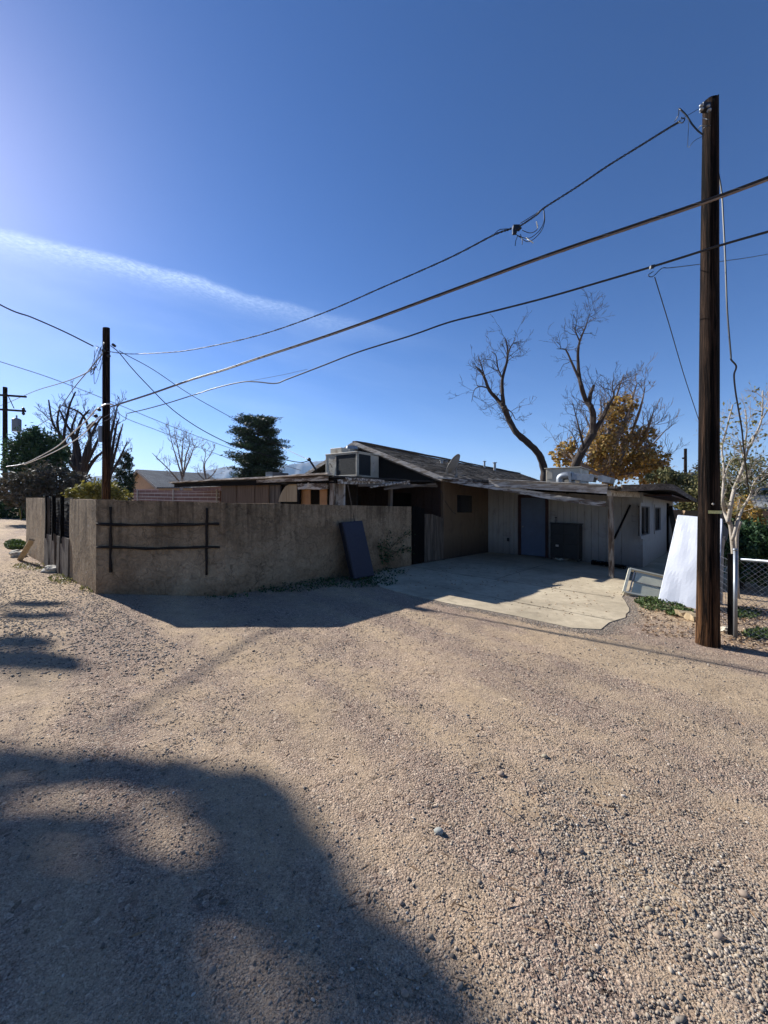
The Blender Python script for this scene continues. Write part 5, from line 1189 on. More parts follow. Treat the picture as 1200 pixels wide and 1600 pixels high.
def left_vegetation():
    rng = random.Random(51)
    # evergreen at far left
    D = 27; c = Vector(((55-600)/F*D, D, 0)); t = thing('evergreen_tree', 'bushy dark evergreen beside the far left utility pole', 'tree', c)
    MB().tube([c, c+Z*4.5], [.25, .1], 8).build('trunk', 'bark', t)
    b = lambda px, py, rx, rz, dd=0: (tuple(at(px, py, D+dd)), (rx, rx, rz))
    crown(t, 'foliage', [b(45, 700, 1.2, 1.2), b(62, 690, 1.0, .9), b(30, 720, .8, .9), b(75, 705, 1.1, 1.0), b(55, 735, 1.5, 1.2), b(52, 679, .5, .5), b(90, 720, .7, .9)], 11000, .10, 'dkgreen', 52, 60, .18, 2.4)
    D = 24; c = Vector(((80-600)/F*D, D, 0)); t = thing('grey_shrub', 'wide twiggy grey shrub mass in front of the dark evergreen', 'shrub', c)
    b = lambda px, py, rx, rz, dd=0: (tuple(at(px, py, D+dd)), (rx, rx, rz))
    crown(t, 'foliage', [b(45, 757, 1.4, .7), b(85, 748, 1.4, .9), b(118, 756, 1.0, .7), b(70, 775, 1.7, .8), b(30, 772, 1.1, .8), b(125, 768, .8, .6), b(10, 766, .8, .6)], 6500, .10, 'grey_twig', 53, 60, .2, 3)
    mb = MB(); 
    for k in range(26): grow(mb, rng, c+Vector((rng.uniform(-1.5, 1.5), rng.uniform(-.5, .5), rng.uniform(.3, 1.2))), Vector((rng.uniform(-.6, .6), rng.uniform(-.4, .4), 1)), 1.7, .03, 1, nch=5, rmin=.012)
    mb.build('stems', 'bark_grey', t)
    t = thing('dark_hedge', 'dark low hedge at the edge of the far road at left', 'hedge', gnd(40, 806))
    crown(t, 'foliage', [(tuple(at(25, 797, 30)), (1.6, .7, .8)), (tuple(at(65, 797, 29)), (1.3, .7, .8)), (tuple(at(-15, 793, 30)), (1.3, .8, 1.0)), (tuple(at(50, 785, 30)), (1.8, .7, .6)), (tuple(at(20, 778, 31)), (1.4, .7, .6))], 7000, .13, 'dkgreen', 54, 60, .2)
    t = thing('yellow_shrub', 'yellow-green leafy shrub behind the wall at the middle pole', 'shrub', gnd(150, 830))
    D = 19; b = lambda px, py, rx, rz: (tuple(at(px, py, D)), (rx, rx*.7, rz))
    crown(t, 'foliage', [b(140, 772, .7, .5), b(160, 768, .7, .55), b(185, 776, .6, .4), b(120, 775, .5, .4)], 3000, .09, 'yellow', 55, 40, .2)
    MB().tube([at(152, 835, D), at(152, 775, D)], .04, 6).build('stem', 'bark', t)
    # cypress
    D = 34; c = Vector(((196-600)/F*D, D, 0)); t = thing('cypress_tree', 'narrow dark columnar cypress left of the grey gabled house', 'tree', c)
    b = lambda px, py, rx, rz: (tuple(at(px, py, D)), (rx, rx, rz))
    crown(t, 'foliage', [b(197, 722, .55, .8), b(196, 735, .75, .9), b(194, 755, .9, 1.0), b(191, 772, 1.0, 1.0), b(198, 712, .35, .35)], 7000, .09, 'pine', 56, 60, .13)
    MB().tube([c, c+Z*3.5], [.15, .08], 6).build('trunk', 'bark', t)
    # bare multi-stem tree
    D = 33; c = Vector(((128-600)/F*D, D, 0)); t = thing('bare_tree', 'pollarded leafless tree with many upright stems behind the middle pole', 'tree', c)
    tr = MB(); tr.tube([c, at(130, 760, D), at(125, 735, D)], [.4, .3, .25], 8); tr.build('trunk', 'bark', t)
    br = MB(); sp = []
    for pts in ([(122, 740), (112, 712), (100, 690), (107, 640), (118, 612)], [(118, 735), (105, 700), (95, 680), (82, 660), (76, 625)], [(125, 738), (118, 700), (112, 672), (122, 640)], [(127, 738), (135, 700), (150, 665), (160, 650)], [(127, 738), (140, 715), (152, 690), (158, 678)], [(130, 745), (140, 700), (138, 668), (125, 645), (96, 633)], [(128, 740), (120, 690), (105, 665), (93, 640)], [(126, 742), (112, 720), (98, 706), (90, 660), (94, 632)], [(132, 742), (150, 715), (170, 700)], [(122, 742), (98, 705), (85, 680)], [(116, 730), (118, 690), (128, 655), (140, 640)]):
        sp += px_limb(br, rng, pts, D, .17, .05, dj=.9, n=6, sprouts=12, level=1, length=1.1, tmin=.2, sr=.03, nch=3)
    for p, d, l_, r_ in sp: grow(br, rng, p, d, l_, r_, 2, up=.3, spread=.7, nch=3, rmin=.011)
    br.build('branches', 'bark', t)
    t = thing('bare_tree', 'leafless stems rising immediately right of the middle pole', 'tree', Vector(((168-600)/F*D, D, 0)))
    MB().tube([Vector(((168-600)/F*D, D, 0)), at(170, 740, D)], [.25, .2], 8).build('trunk', 'bark', t)
    br = MB(); sp = []
    for pts in ([(170, 742), (176, 700), (182, 665), (186, 655)], [(170, 742), (178, 715), (187, 680), (192, 662)], [(170, 745), (185, 720), (199, 690)], [(170, 740), (172, 690), (180, 650), (184, 632)]):
        sp += px_limb(br, rng, pts, D, .14, .04, dj=.7, n=6, sprouts=11, level=1, length=1.0, tmin=.2, sr=.03)
    for p, d, l_, r_ in sp: grow(br, rng, p, d, l_, r_, 2, up=.3, spread=.7, nch=3, rmin=.011)
    br.build('branches', 'bark', t)
    # young bare tree by the neighbour
    D = 19; t = thing('young_bare_tree', 'young pale leafless tree in front of the grey gabled house', 'tree', Vector(((283-600)/F*D, D, 0)))
    MB().tube([Vector(((283-600)/F*D, D, 0)), at(283, 770, D), at(285, 745, D)], [.09, .08, .06], 8).build('trunk', 'bark_light', t)
    br = MB(); sp = []
    for pts in ([(285, 748), (277, 720), (268, 690), (264, 668)], [(285, 748), (284, 715), (286, 690), (288, 676)], [(285, 745), (295, 720), (303, 700), (308, 690)], [(282, 755), (265, 735), (248, 718), (238, 708)], [(287, 742), (280, 710), (276, 690), (272, 678)], [(287, 745), (290, 715), (296, 695), (294, 680)]):
        sp += px_limb(br, rng, pts, D, .04, .01, dj=.3, n=5, sprouts=12, level=1, length=.7, tmin=.15, sr=.012)
    for p, d, l_, r_ in sp: grow(br, rng, p, d, l_*.8, r_, 1, up=.35, spread=.5, nch=4, rmin=.006)
    br.build('branches', 'bark_grey', t)
    D = 30; t = thing('bare_sapling', 'thin leafless sapling between the young tree and the dark pine', 'tree', Vector(((322-600)/F*D, D, 0)))
    br = MB(); MB().tube([Vector(((322-600)/F*D, D, 0)), at(322, 748, D)], [.09, .06], 6).build('trunk', 'bark_grey', t); sp = []
    for pts in ([(322, 750), (320, 725), (328, 712), (336, 698)], [(322, 750), (318, 730), (321, 710), (320, 700)], [(323, 750), (334, 740), (341, 728)], [(322, 752), (310, 740), (309, 730)]): sp += px_limb(br, rng, pts, D, .05, .012, dj=.4, n=5, sprouts=8, level=1, length=.7, tmin=.2, sr=.015)
    for p, d, l_, r_ in sp: grow(br, rng, p, d, l_, r_, 1, nch=3, rmin=.009)
    br.build('branches', 'bark_grey', t)
    # marker post by the road
    m = MB(); m.tube([gnd(33, 813), at(28.5, 778, gnd(33, 813).y)], .035, 6); o = m.build('marker_post', 'yellow', base=gnd(33, 813)); tag(o, 'thin yellow-green marker post at the left end of the wall', 'post')
left_vegetation()

def right_vegetation():
    rng = random.Random(61); D = 7.6
    base = Vector(((1152-600)/F*D, D, 0)); t = thing('white_barked_tree', 'pale-barked nearly leafless small tree just right of the near pole', 'tree', base)
    tr = MB(); limb(tr, rng, [base, at(1143, 830, D), at(1138, 815, D)], .045, .032, n=9, sprouts=0); limb(tr, rng, [base, at(1151, 845, D+.1), at(1157, 815, D)], .035, .02, n=8, sprouts=0); tr.build('trunk', 'bark_light', t, smooth=True)
    br = MB(); sp = []
    for pts, r0 in (([(1138, 816), (1143, 785), (1148, 762), (1158, 738), (1163, 722), (1170, 700), (1177, 680)], .038), ([(1163, 722), (1158, 700), (1156, 688)], .018), ([(1163, 722), (1164, 695), (1167, 670), (1164, 640)], .022), ([(1170, 700), (1178, 685), (1190, 655), (1192, 610)], .026), ([(1138, 816), (1132, 800), (1129, 780), (1131, 750), (1131, 730), (1128, 700), (1134, 675), (1145, 632)], .03),
                    ([(1144, 845), (1153, 815), (1160, 795), (1172, 775), (1178, 755), (1192, 738), (1205, 728)], .03), ([(1176, 770), (1166, 755), (1160, 740)], .014), ([(1172, 775), (1180, 760), (1178, 748)], .016), ([(1131, 748), (1140, 722), (1150, 716), (1160, 720)], .012), ([(1148, 830), (1150, 810), (1154, 790), (1156, 780)], .012), ([(1190, 655), (1200, 640), (1210, 620)], .012), ([(1134, 676), (1126, 668), (1120, 662)], .008)):
        sp += px_limb(br, rng, pts, D, r0, r0*.35, dj=.12, n=7, sprouts=10, level=1, length=.42, tmin=.3, sr=.008)
    tips = []
    for p, d, l_, r_ in sp:
        grow(br, rng, p, d, l_, r_, 1, up=.25, spread=.7, nch=3, rmin=.0025); tips.append(tuple(p+d*l_*.8))
    br.build('branches', 'bark_light', t, smooth=True)
    rs = np.random.default_rng(62); T = np.array(tips); C = T[rs.integers(0, len(T), 520)]+rs.normal(size=(520, 3))*.10
    npmesh('foliage', leaf_quads(C, .045, rs, 1.6), 4, 'midgreen', t)
    def bush(name, label, D, bl, n, size, mat, seed, cat='shrub', stem=None):
        t = thing(name, label, cat, Vector((at(bl[0][0], bl[0][1], D).x, D, 0)))
        crown(t, 'foliage', [(tuple(at(x, y, D+rng.uniform(-.4, .4))), (rx, rx, rz)) for x, y, rx, rz in bl], n, size, mat, seed, 44, .2)
        c = Vector((at(bl[0][0], bl[0][1], D).x, D, 0)); MB().tube([c, at(bl[0][0], bl[0][1], D)], .05, 6).build('stem', 'bark', t); return t
    bush('leafy_shrub', 'green-gold shrub filling the gap between the wing and the near pole', 20, [(1082, 785, .7, .8), (1092, 765, .6, .7), (1078, 795, .6, .5), (1100, 790, .6, .7), (1098, 800, .7, .5)], 5500, .09, 'midgreen', 63)
    bush('sparse_tree', 'sparse mixed-leaf tree crown seen behind the white-barked tree', 17, [(1140, 745, .9, .8), (1160, 735, .7, .7), (1150, 770, 1.0, .7), (1185, 735, .5, .5), (1120, 755, .9, .7), (1175, 770, .8, .6)], 5200, .07, 'midgreen', 64, 'tree')
    bush('olive_shrub', 'olive shrub just left behind the near pole below the distant pole', 24, [(1088, 758, .8, .7), (1070, 766, .6, .4), (1098, 745, .7, .7)], 2600, .09, 'grey_twig', 66)
    bush('dark_shrub', 'dark green shrub behind the chain-link fence at right', 8.6, [(1160, 842, .38, .38), (1148, 835, .28, .25), (1172, 850, .36, .4), (1185, 862, .3, .3), (1158, 868, .42, .33), (1176, 880, .36, .22), (1140, 860, .25, .3), (1195, 880, .36, .25), (1215, 850, .4, .4), (1225, 880, .4, .35), (1205, 905, .3, .2), (1170, 900, .28, .15)], 15000, .045, 'dkgreen', 65)  # clumps at its right end added to shade the ground behind the fence
    bush('tan_shrub', 'tan dry shrub between the white-barked tree and the right-hand shed', 11, [(1168, 812, .35, .5), (1160, 800, .3, .4), (1172, 835, .3, .3)], 3500, .05, 'autumn', 67)
right_vegetation()

# ------------------------------------------------------------------ neighbours
def gable_house(name, label, pts, roofmat, wallmat, cat='house'):
    """pts: left eave, peak, right eave at the gable; ridge end"""
    le, pk, re, rend = pts; d = rend-pk; t = thing(name, label, cat, Vector(((le.x+re.x)/2, (le.y+re.y)/2, 0)))
    f = (d-Z*d.z*0); le2, pk2, re2 = le+d, pk+d, re+d; out = -d.normalized()*.35
    sd = (re-le); sd.z = 0; sd.normalize()
    w = MB(); a = le+sd*.35; b = re-sd*.35; za = le.z+.05
    w.prism([Vector((a.x, a.y, -.1)), Vector((b.x, b.y, -.1)), Vector((b.x, b.y, re.z+.1)), pk-Z*.12, Vector((a.x, a.y, le.z+.1))], d); w.build('wall', wallmat, t)
    r = MB(); r.prism([le+out, pk+out, pk+out+Z*.12, le+out+Z*.12], d-2*out); r.build('roof', roofmat, t)
    r = MB(); r.prism([re+out, pk+out, pk+out+Z*.12, re+out+Z*.12], d-2*out); r.build('roof', roofmat, t)
    r = MB(); r.beam(le+out*1.08, pk+out*1.08, .05, .2); r.build('barge_board', 'trim', t); r = MB(); r.beam(re+out*1.08, pk+out*1.08, .05, .2); r.build('barge_board', 'trim', t)
    return t
nb = gable_house('neighbour_house', 'distant grey-roofed gabled house left of the dark pine', (at(199, 761, 40), at(217.5, 735.5, 39), at(249, 763, 37), at(322, 741, 50)), 'shingle2', 'tan_wall')
MB().tube([at(261, 744, 44), at(261, 735, 44)], .09, 8).build('flue', 'blackmetal', nb)
o = MB(); o.prism([at(205, 764, 38), at(248, 764, 36.9), at(248, 769, 36.9), at(205, 769, 38)], (0, -.1, 0)); o.build('siding_band', 'pink_wall', nb)
nb2 = thing('low_shed', 'long low shed with a pale roof edge left of the lean-to', 'shed', at(330, 800, 24))
MB().prism([at(296, 756, 26), at(345, 754, 22), at(345, 760, 22), at(296, 762, 26)], (2, 4, .3)).build('roof', 'shingle2', nb2)
MB().prism([at(300, 761, 26), at(345, 760, 22.5), at(345, 830, 22.5), at(300, 825, 26)], (1.5, 3, 0)).build('wall', 'block', nb2)
MB().prism([at(330, 750, 17), at(350, 754.5, 16.3), at(350, 757, 16.3), at(330, 754, 17)], (.5, .9, 0)).build('roof_scrap', 'trim', nb2)
bw = thing('block_wall', 'pinkish block garden wall with wires strung above, behind the yard wall', 'wall', at(275, 815, 17))
a, b = at(212, 768, 18.5), at(346, 765, 15.5); a.z = b.z = 0; hh = at(280, 766.5, 17).z
mb = MB(); mb.beam(Vector((a.x, a.y, hh/2)), Vector((b.x, b.y, hh/2)), .18, hh); mb.build('blockwork', 'block', bw)
for k in range(3):
    mb = MB(); z = hh-.13-.14*k; mb.tube([Vector((a.x, a.y-.15, z)), Vector(((a.x+b.x)/2, (a.y+b.y)/2-.15, z-.02)), Vector((b.x, b.y-.15, z))], .009, 4); mb.build('strung_wire', 'white_wire', bw)
for f in (.05, .5, .97): q = a.lerp(b, f); MB().tube([Vector((q.x, q.y-.14, 0)), Vector((q.x, q.y-.14, hh+.05))], .03, 6).build('post', 'trim', bw)
# extended pinkish yard wall behind the big autumn tree side: small red things beyond the wing
rv = thing('parked_truck', 'distant red vehicle glimpsed past the far end of the wing', 'vehicle', gnd(1064, 832))
D = 27; q = at(1062, 790, D)
X_ = Vector((1, 0, 0)); Y_ = Vector((0, 1, 0))
MB().box(Vector((q.x, q.y, .95)), X_, Y_, Z, 1.5, 3.6, .6).build('body', 'red', rv, bevel=.1)
MB().box(Vector((q.x, q.y+.3, 1.5)), X_, Y_, Z, 1.35, 1.6, .55).build('cab', 'red', rv, bevel=.15)
MB().box(Vector((q.x, q.y-.52, 1.52)), X_, Y_, Z, 1.15, .03, .38).build('windscreen', 'glass', rv)
MB().box(Vector((q.x, q.y-1.82, .62)), X_, Y_, Z, 1.55, .12, .2).build('bumper', 'trim', rv, bevel=.03)
for dx in (-.66, .66):
    for dy in (-1.2, 1.2): MB().tube([Vector((q.x+dx-.1, q.y+dy, .35)), Vector((q.x+dx+.1, q.y+dy, .35))], .35, 14).build('wheel', 'blackmetal', rv)
    MB().blob(Vector((q.x+dx*.8, q.y-1.81, .98)), (.12, .04, .1), 1, 0, 2).build('headlight', 'trim', rv)
sh = thing('shed', 'low right-hand shed with grey shingle roof, red trim and white corner', 'shed', gnd(1200, 870))
D = 14.5
e0, e1 = at(1165, 794.5, D), at(1290, 797, D-1.5); r0, r1 = at(1176, 768, D+3.2), at(1310, 770, D+2); up_ = Z*.06
MB().prism([e0, e1, r1, r0], up_).build('roof', 'shingle2', sh)
MB().prism([r0+Z*.0, r1, r1+Vector((0, 3, -.9)), r0+Vector((0, 3, -.9))], up_).build('roof', 'shingle2', sh)
MB().beam(e0-Z*.03, e1-Z*.03, .04, .09).build('fascia_board', 'blackmetal', sh)
a, b = at(1186, 800, D+.3), at(1290, 800, D-.9); a.z = b.z = 0; MB().prism([a-Z*.2, b-Z*.2, b+Z*1.72, a+Z*1.72], (0, .12, 0)).build('wall', 'pink_wall', sh)
MB().beam(a+Vector((.03, -.03, -.2)), a+Vector((.03, -.03, 1.72)), .16, .06, up=Y_).build('trim_post', 'red_trim', sh)
a2 = at(1179, 800, D+.3); a2.z = -.2; MB().beam(a2, a2+Z*1.9, .25, .12, up=Y_).build('corner_panel', 'trim', sh)
MB().prism([a2+Vector((-.1, .1, 0)), a2+Vector((-.1, .1, 1.9)), a2+Vector((-1.0, 4, 1.9)), a2+Vector((-1.0, 4, 0))], (.1, 0, 0)).build('side_wall', 'tan_wall', sh)
sh2 = thing('far_house', 'small slice of a dark-roofed house high at the right edge', 'house', gnd(1215, 840))
D = 24; MB().prism([at(1181, 772, D), at(1300, 756, D), at(1300, 748, D+4), at(1190, 753, D+4)], Z*.12).build('roof', 'shingle2', sh2)
q0, q1 = at(1190, 774, D+1), at(1300, 760, D+1); MB().prism([Vector((q0.x, q0.y, -.5)), Vector((q1.x, q1.y, -.5)), q1, q0], (0, 3.5, 0)).build('wall', 'tan_wall', sh2)

# ------------------------------------------------------------------ fences at right
fp = Vector((4.62, 5.2, 0)); fd = -Lv
cf = thing('chain_link_fence', 'chain-link fence with galvanised post and top rail at the right edge', 'fence', fp)
p0 = at(1149, 990, 5.15); p0.z = 0; MB().tube([p0-Z*.1, p0+Z*1.14], .022, 12).build('post', 'galv', cf, smooth=True)
MB().blob(p0+Z*1.15, (.03, .03, .02), 1, 0, 2).build('post_cap', 'galv', cf, smooth=True)
ra = p0+Z*1.03+fd*.05; rb = ra+fd*4; MB().tube([ra, rb], .020, 10).build('top_rail', 'galv', cf, smooth=True)
rb2 = p0+fd*3.2; MB().tube([rb2-Z*.1, rb2+Z*1.1], .022, 10).build('post', 'galv', cf, smooth=True)
mb = MB(); st_ = .062; n = int(3.6/st_); hz = 1.0
for k in range(-int(hz/st_)-1, n):
    for sg in (1, -1):
        # straight diagonal wires clipped to the fence panel
        u0_, u1_ = (k*st_, k*st_+hz) if sg > 0 else (k*st_+hz, k*st_)
        za, zb = .02, .02+hz
        pts = []
        for i in range(13):
            f = i/12; u = u0_+(u1_-u0_)*f; z = za+(zb-za)*f
            if 0 <= u <= 3.6: pts.append(p0+fd*(u+.03)+Z*z+Vector((fd.y, -fd.x, 0))*(.006*(1 if (i+k) % 2 else -1)*sg))
        if len(pts) > 1: mb.tube(pts, .0022, 3, False)
mb.build('mesh', 'galv', cf)
hw = thing('wire_fence', 'short run of rusty square wire fencing between near pole and galvanised post', 'fence', at(1140, 990, 5.3))
q = at(1141, 990, 5.3); q.z = 0
MB().beam(q-Z*.1, q+Z*1.08, .055, .06, up=R, n=6, jit=.004).build('post', 'dark_wood', hw)
MB().box(q+Vector((.03, -.05, 1.0)), X_, Y_, Z, .05, .03, .12).build('bracket', 'trim', hw)
far = Vector((at(1100, 800, 6.8).x, 6.8, 0)); mb = MB(); rg = random.Random(71)
for k in range(11):
    z = .08+k*.09; mb.tube(smooth([q+Z*(z+rg.uniform(-.01, .01)), q.lerp(far, .3)+Z*(z-.02*math.sin(k)+rg.uniform(-.015, .015)), q.lerp(far, .6)+Z*(z+rg.uniform(-.02, .02)), far+Z*z], 3), .0028, 3, False)
for k in range(16):
    f = k/15; a = q.lerp(far, f); mb.tube([a+Z*.05, a+Z*.5+Vector((rg.uniform(-.02, .02), 0, 0)), a+Z*.99], .0025, 3, False)
mb.build('wire_mesh', 'wire_grey', hw)
MB().tube([far-Z*.1, far+Z*1.05], .03, 8).build('post', 'dark_wood', hw)
tp = thing('black_bin_bag', 'black tarp-like bundle over a grey tub just right of the near pole', 'bundle', at(1131, 880, 7.0))
c = at(1131, 832, 7.0)
MB().prism([at(1126, 812, 7.0), at(1133, 818, 7.0), at(1140, 830, 7.05), at(1136, 846, 7.0), at(1124, 838, 6.95)], (.05, .25, 0)).build('bundle', 'black_tarp', tp, bevel=.02)
c2_ = at(1127, 852, 7.0); MB().tube([Vector((c2_.x, c2_.y+.1, .0)), Vector((c2_.x, c2_.y+.1, H-(858-802)/F*7.0)), Vector((c2_.x, c2_.y+.1, H-(838-802)/F*7.0))], [.08, .10, .13], 12).build('tub', 'wire_grey', tp)

# ------------------------------------------------------------------ ground cover
def scatter(name, polys, n, size, mat, seed, label, kind='stuff', aspect=1.6, hmax=.08, flat=0.0, base_px=None):
    rs = np.random.default_rng(seed); C = []
    for cx, cy, rx, ry, w in polys:      # ellipses on the ground, seen in the photo
        k = int(n*w); a = rs.uniform(0, 6.283, k); r = np.sqrt(rs.uniform(0, 1, k)); px = cx+np.cos(a)*r*rx; py = cy+np.sin(a)*r*ry
        D = H*F/(py-(HC+S*(px-600))); X = (px-600)/F*D; z = rs.uniform(0, 1, k)**1.6*hmax*(1-r*.6)
        C.append(np.stack([X, D, z+.012], 1))
    C = np.concatenate(C); o = npmesh(name, leaf_quads(C, size, rs, aspect, flat), 4, mat, base=Vector(C.mean(0)), kind=kind); o['label'] = label; o['category'] = 'ground cover'; return o
scatter('weeds', [(1035, 945, 38, 11, .34), (1062, 958, 22, 6, .2), (1010, 940, 20, 6, .1), (1185, 992, 24, 8, .2), (1165, 960, 25, 8, .16)], 2600, .03, 'weed', 81, 'low green weeds around the white panel and the chain-link post', hmax=.07)
scatter('weeds', [(24, 853, 17, 6, 1)], 2400, .05, 'weed', 82, 'patch of green weeds at the left end of the stucco wall', hmax=.22)
scatter('weeds', [(430, 920, 70, 7, .28), (500, 912, 40, 7, .16), (545, 912, 45, 8, .2), (590, 910, 32, 8, .22), (350, 932, 40, 5, .06), (610, 896, 26, 6, .1)], 1500, .03, 'dkgreen', 83, 'dark weeds along the foot of the stucco wall in its shade', hmax=.10)
scatter('weeds', [(105, 905, 30, 8, .5), (140, 920, 16, 6, .2), (50, 886, 30, 6, .3)], 700, .03, 'midgreen', 84, 'sparse dry weeds along the left face of the wall', hmax=.05)
scatter('leaf_litter', [(1165, 975, 60, 30, .40), (1180, 1005, 50, 14, .12), (1060, 975, 70, 22, .2), (1040, 955, 45, 14, .08), (880, 935, 110, 30, .06), (700, 900, 120, 22, .14)], 2600, .022, 'litter', 85, 'dry fallen leaves scattered over slab edge and fence line', hmax=.012, flat=.9)
scatter('straw', [(600, 1150, 640, 150, .35), (700, 1350, 600, 200, .45), (500, 1010, 400, 50, .1), (900, 1000, 300, 60, .1)], 900, .0075, 'litter', 86, 'scattered straw bits and tiny twigs on the gravel', hmax=.004, flat=.9, aspect=7)
# climbing vine on the wall
vn = thing('vine', 'thin dark climbing vine on the stucco wall beside the gate', 'vine', onL(-.03, 610, 885))
mb = MB(); rg = random.Random(90); vc = []
for pts in ([(606, 893), (606, 870), (604, 845), (608, 830)], [(606, 862), (618, 848), (630, 838), (641, 832)], [(606, 872), (620, 862), (634, 858), (640, 861)], [(605, 868), (596, 856), (594, 848)], [(606, 880), (598, 874), (596, 862)]):
    P = smooth([onL(-.04, x, y) for x, y in pts], 5); mb.tube(P, .005, 4, False)
    for p in P:
        for k in range(5): vc.append(tuple(p+Vector((rg.gauss(0, .06), rg.gauss(0, .02)-.02, rg.gauss(0, .06)))))
mb.build('stem', 'bark', vn); npmesh('leaves', leaf_quads(np.array(vc), .038, np.random.default_rng(9), 1.8), 4, 'dkgreen', vn)

def gravel():
    rs = np.random.default_rng(99); V0 = np.array(ICO[1][0]); F0 = np.array(ICO[1][1]); Vs = []; Fs = []; off = 0
    def add(X, Y, r):
        nonlocal off
        n = len(X); k = len(V0)
        a = rs.uniform(0, 6.283, n); sx = rs.uniform(.8, 1.35, n); sy = rs.uniform(.65, 1.05, n); sz = rs.uniform(.35, .75, n)
        nz = 1+rs.uniform(-.34, .34, size=(n, k))
        P = V0[None]*nz[:, :, None]; P = P*np.stack([sx, sy, sz], 1)[:, None, :]*r[:, None, None]
        c, s = np.cos(a)[:, None], np.sin(a)[:, None]; x = P[..., 0]*c-P[..., 1]*s; y = P[..., 0]*s+P[..., 1]*c; z = P[..., 2]
        gz = ground_h(X, Y)-.004
        P = np.stack([x+X[:, None], y+Y[:, None], z+gz[:, None]+(r*sz*.25)[:, None]], -1)
        Vs.append(P.reshape(-1, 3)); Fs.append((F0[None]+(np.arange(n)*k)[:, None, None]+off).reshape(-1, 3)); off += n*k
    def field(n, y0, y1, r0, r1, power, x0=-40, x1=1240, thr=.0):
        # even in the plan, denser where the gravel bands lie
        px = rs.uniform(x0, x1, n); D = rs.uniform(y0, y1, n); X = (px-600)/F*D
        b = np.sin(X*1.5-D*.9+1)*.5+np.sin(X*.55+D*.38)*.5+.35*np.sin(X*3.1+D*2.3); keep = (b+rs.normal(size=n)*.5) > thr
        X = X[keep]; D = D[keep]; add(X, D, r0+(r1-r0)*rs.uniform(0, 1, len(X))**power)
    field(150000, 1.1, 7, .0018, .0062, 1.8, thr=.12)
    field(16000, 1.1, 9, .003, .0095, 2.2)
    field(1800, 1.2, 10, .007, .015, 2.5, thr=.2)
    field(30000, 5, 14, .004, .010, 1.8, thr=-.2)
    field(7000, 4, 13, .006, .014, 2)
    # denser stony strip at the left of the wall and on the right
    n = 9000; px = rs.uniform(-20, 330, n); t = rs.beta(1.3, 2.6, n); py = 880+t*190; D = H*F/(py-(HC+S*(px-600))); X = (px-600)/F*D
    ok = (D < 12) & ~((X > A.x) & (D > 6.72)); nn = ok & (((np.array([X-A.x, D-A.y]).T)@np.array([nAE.x, nAE.y])) > .03); add(X[nn], D[nn], rs.uniform(.005, .016, nn.sum())**1.0)
    n = 5200; px = rs.uniform(840, 1230, n); py = 1260+(px-840)*.62+rs.normal(size=n)*55; ok = (py < 1640) & (py > 1050); px = px[ok]; py = py[ok]; D = H*F/(py-(HC+S*(px-600))); add((px-600)/F*D, D, .0025+.0065*rs.uniform(0, 1, len(px))**2)
    edge = [(2.38, -2.3), (2.40, -3.4), (2.45, -4.2), (2.42, -4.9), (2.66, -5.18), (3.1, -5.22), (3.6, -5.34), (4.3, -5.25), (5.2, -5.0), (7.2, -4.95)]
    ex = []; 
    for (a0, b0), (a1, b1) in zip(edge, edge[1:]):
        kk = int(math.hypot(a1-a0, b1-b0)*4200); tt = rs.uniform(0, 1, kk); q = rs.normal(size=(kk, 2))*.10
        for u, (g1_, g2_) in zip(tt, q): p_ = sl(a0+(a1-a0)*u+g1_-.02, b0+(b1-b0)*u+g2_-.02); ex.append((p_.x, p_.y))
    ex = np.array(ex); add(ex[:, 0], ex[:, 1], .003+.007*rs.uniform(0, 1, len(ex))**2)
    V = np.concatenate(Vs); Fc = np.concatenate(Fs)
    # keep the gravel off the slab
    o = npmesh('gravel', V, 3, 'stones', faces=Fc, kind='stuff'); o['label'] = 'loose pebbles and gravel strewn over the lot'; o['category'] = 'ground cover'
gravel()

